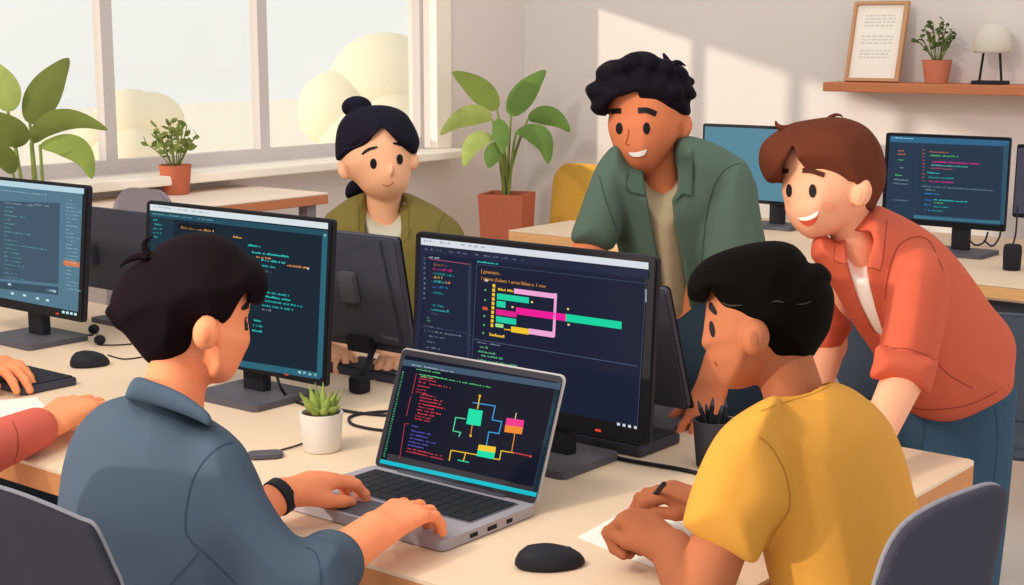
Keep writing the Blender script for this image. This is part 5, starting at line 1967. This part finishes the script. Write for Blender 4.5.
for s_ in (-1, 1):
    obj('eye', ellipsoid(ch + UPZ * .25 + fw * .088 + sd * .032 * s_, (.008, .008, .012), 12, 8), M_eye, body, smooth=True)
SRed = mat('sweater_red', '#CF6354', noise=.05, scale=30)
SRedd = mat('sweater_red_seam', '#A44A40', noise=0)
sw, gsw = smobj('sweater', [('u', cone(ch - UPZ * .03 + sd * .08, pel + sd * .05 + UPZ * .02, .11, .13), 0), ('u', cone(ch - UPZ * .03 - sd * .08, pel - sd * .05 + UPZ * .02, .11, .13), .04), ('u', cone(shR, shL, .065, .065), .05),
                        ('u', cone(shR, elR, .062, .05), .02), ('u', cone(elR, elR + (rw - elR) * .86, .049, .038), .01), ('u', cone(shL, elL, .062, .05), .02), ('u', cone(elL, elL + (lwv - elL) * .7, .049, .04), .01)], SRed, .005, body)
tw = bvh(gsw)
drawn('seam', sw, [stroke([(12, 421), (17, 432), (18, 450), (13, 466)], 1.2, tw)], SRedd)
lg, feet = seated_legs(pel, fw, sd, (.105, .08, .06))
smobj('trousers', [('u', cone(pel + sd * .07, pel - sd * .07, .13, .13), .02)] + lg, pants, .009, body)
shoes(body, feet, fw, M_shoe)


# ------------------------------------------------------------------ swivel chairs of the people in front
def swivel_chair(label, seat, fw, back_ops=None, top=None):
    fw = unit(fw)
    sd = np.cross(fw, UPZ)
    t = thing('office_chair', label, 'chair', (seat[0], seat[1], 0))
    Fm = frame((seat[0], seat[1], 0), sd, fw, UPZ)
    obj('seat', xf(prism(rrect(.46, .44, .08), (-.23, -.22, .40), (1, 0, 0), (0, 1, 0), (0, 0, 1), .05, .015), Fm), M_chair, t, smooth=40)
    obj('post', xf(lathe([(.03, .09), (.03, .25), (.02, .25), (.02, .40)], (0, 0, 0), 16), Fm), M_steel, t, smooth=40)
    for i in range(5):
        a = 2 * math.pi * i / 5 + .3
        p = np.array([.28 * math.cos(a), .28 * math.sin(a), .075])
        lg_ = obj('leg', xf(tube([(0, 0, .11), p], [.024, .014], 8), Fm), M_steel, t, smooth=40)
        obj('caster', xf(ellipsoid((p[0], p[1], .03), (.022, .022, .0295), 12, 8), Fm), M_black, lg_, smooth=True)
    return t, Fm


M_lit_edge = mat('chair_lit_edge', '#85838C', noise=.04)  # lighter grey puts the light on the chair-back edges into the colour
# chair of the boy in blue: its back shows at the lower left
t, Fm = swivel_chair('dark swivel chair of the boy in blue, lower left corner', (pt(165, 640, 2.0)[0] - .02, pt(165, 640, 2.0)[1] - .03), [.15, 1, 0])
bp = [(-150, 462), (-60, 474), (0, 489), (40, 503), (80, 520), (92, 525), (101, 540), (113, 567), (123, 596), (126, 680), (60, 690), (-120, 680), (-165, 600)]
obj_, g1 = smobj('backrest', [('u', pillow(bp, 1.62, .03, .012, g=(-.0006, 0), c=(88, 530), n=5), 0)], mat('chair_fabric_dark', '#2A2832', noise=.07, scale=40), .005, t)
smobj('lit_edge', [('u', pillow([(x + 2.5, y - 3.5) for x, y in bp], 1.655, .03, .008, g=(-.0006, 0), c=(88, 530), n=5), 0)], M_lit_edge, .005, t)
obj('back_post', tube([pt(10, 670, 1.66), pt(40, 760, 1.78), (Fm[0, 3], Fm[1, 3], .395)], .02, 8), M_steel, t, smooth=40)
t, Fm = swivel_chair('dark swivel chair behind boy in yellow, lower right corner', (pt(862, 640, 1.93)[0], pt(862, 640, 1.93)[1]), [-1, .12, 0])
bp = [(1002, 487), (1007, 496), (1004, 525), (996, 560), (990, 600), (985, 680), (880, 700), (862, 650), (872, 600), (884, 560), (897, 535), (914, 518), (940, 503), (970, 491), (990, 485)]
obj_, g1 = smobj('backrest', [('u', pillow(bp, 1.62, .03, .012, g=(.0006, 0), c=(940, 540), n=5), 0)], M_chair, .005, t)
smobj('lit_edge', [('u', pillow([(x - 4, y - 3) for x, y in bp], 1.66, .03, .008, g=(.0006, 0), c=(940, 540), n=5), 0)], M_lit_edge, .005, t)
obj('back_post', tube([pt(930, 690, 1.62), pt(920, 760, 1.7), (Fm[0, 3], Fm[1, 3], .395)], .02, 8), M_steel, t, smooth=40)
# ------------------------------------------------------------------ light
w = bpy.data.worlds.new('world')
SC.world = w
w.use_nodes = True
bg = w.node_tree.nodes['Background']
bg.inputs[0].default_value = (*lin('#F3F2F0'), 1)
bg.inputs[1].default_value = 1.07


def aim(o, d):
    o.rotation_euler = Vector(d).to_track_quat('-Z', 'Y').to_euler()


sd = bpy.data.lights.new('window_sun', 'SUN')
sd.energy = 2.1
sd.color = lin('#FFF3E2')
sd.angle = math.radians(1.2)
so_ = bpy.data.objects.new('window_sun', sd)
COL.objects.link(so_)
so_.location = (-9, -3, 4)
aim(so_, (.65, 1, -.188))

kd = bpy.data.lights.new('added_key', 'AREA')  # added area light out of view, casts the soft shadows to the right
kd.shape = 'DISK'
kd.size = .45
kd.energy = 85
kd.color = lin('#FFF3E4')
ko = bpy.data.objects.new('added_key', kd)
COL.objects.link(ko)
kp = EYE - Rt * 3.2 + Fh * .0 + np.array([0, 0, 2.7])
ko.location = kp
aim(ko, np.array([-1.7, 2.1, .9]) - kp)

# added fill light above the table, unseen, brightens the woman behind it
fd = bpy.data.lights.new('added_fill', 'AREA')
fd.shape = 'DISK'
fd.size = 1.0
fd.energy = 21
fd.color = lin('#FFF0DF')
fo = bpy.data.objects.new('added_fill', fd)
COL.objects.link(fo)
fp = np.array([-1.7, .5, 2.5])
fo.location = fp
aim(fo, np.array([-2.4, 3.1, 1.0]) - fp)

# members of a kind share a group
GROUPS = {'monitor': 'computer monitors', 'person': 'people around the table', 'plant': 'potted plants', 'keyboard': 'keyboards on the shared table', 'mouse': 'computer mice',
          'cable': 'cables', 'chair': 'chairs', 'plug': 'round cable plugs', 'desk': 'background desks', 'tree': 'trees outside the windows', 'paper': 'papers on the table'}
for o_ in list(SC.objects):
    if o_.parent is None and o_.get('category') in GROUPS and not o_.get('group'):
        o_['group'] = GROUPS[o_['category']]
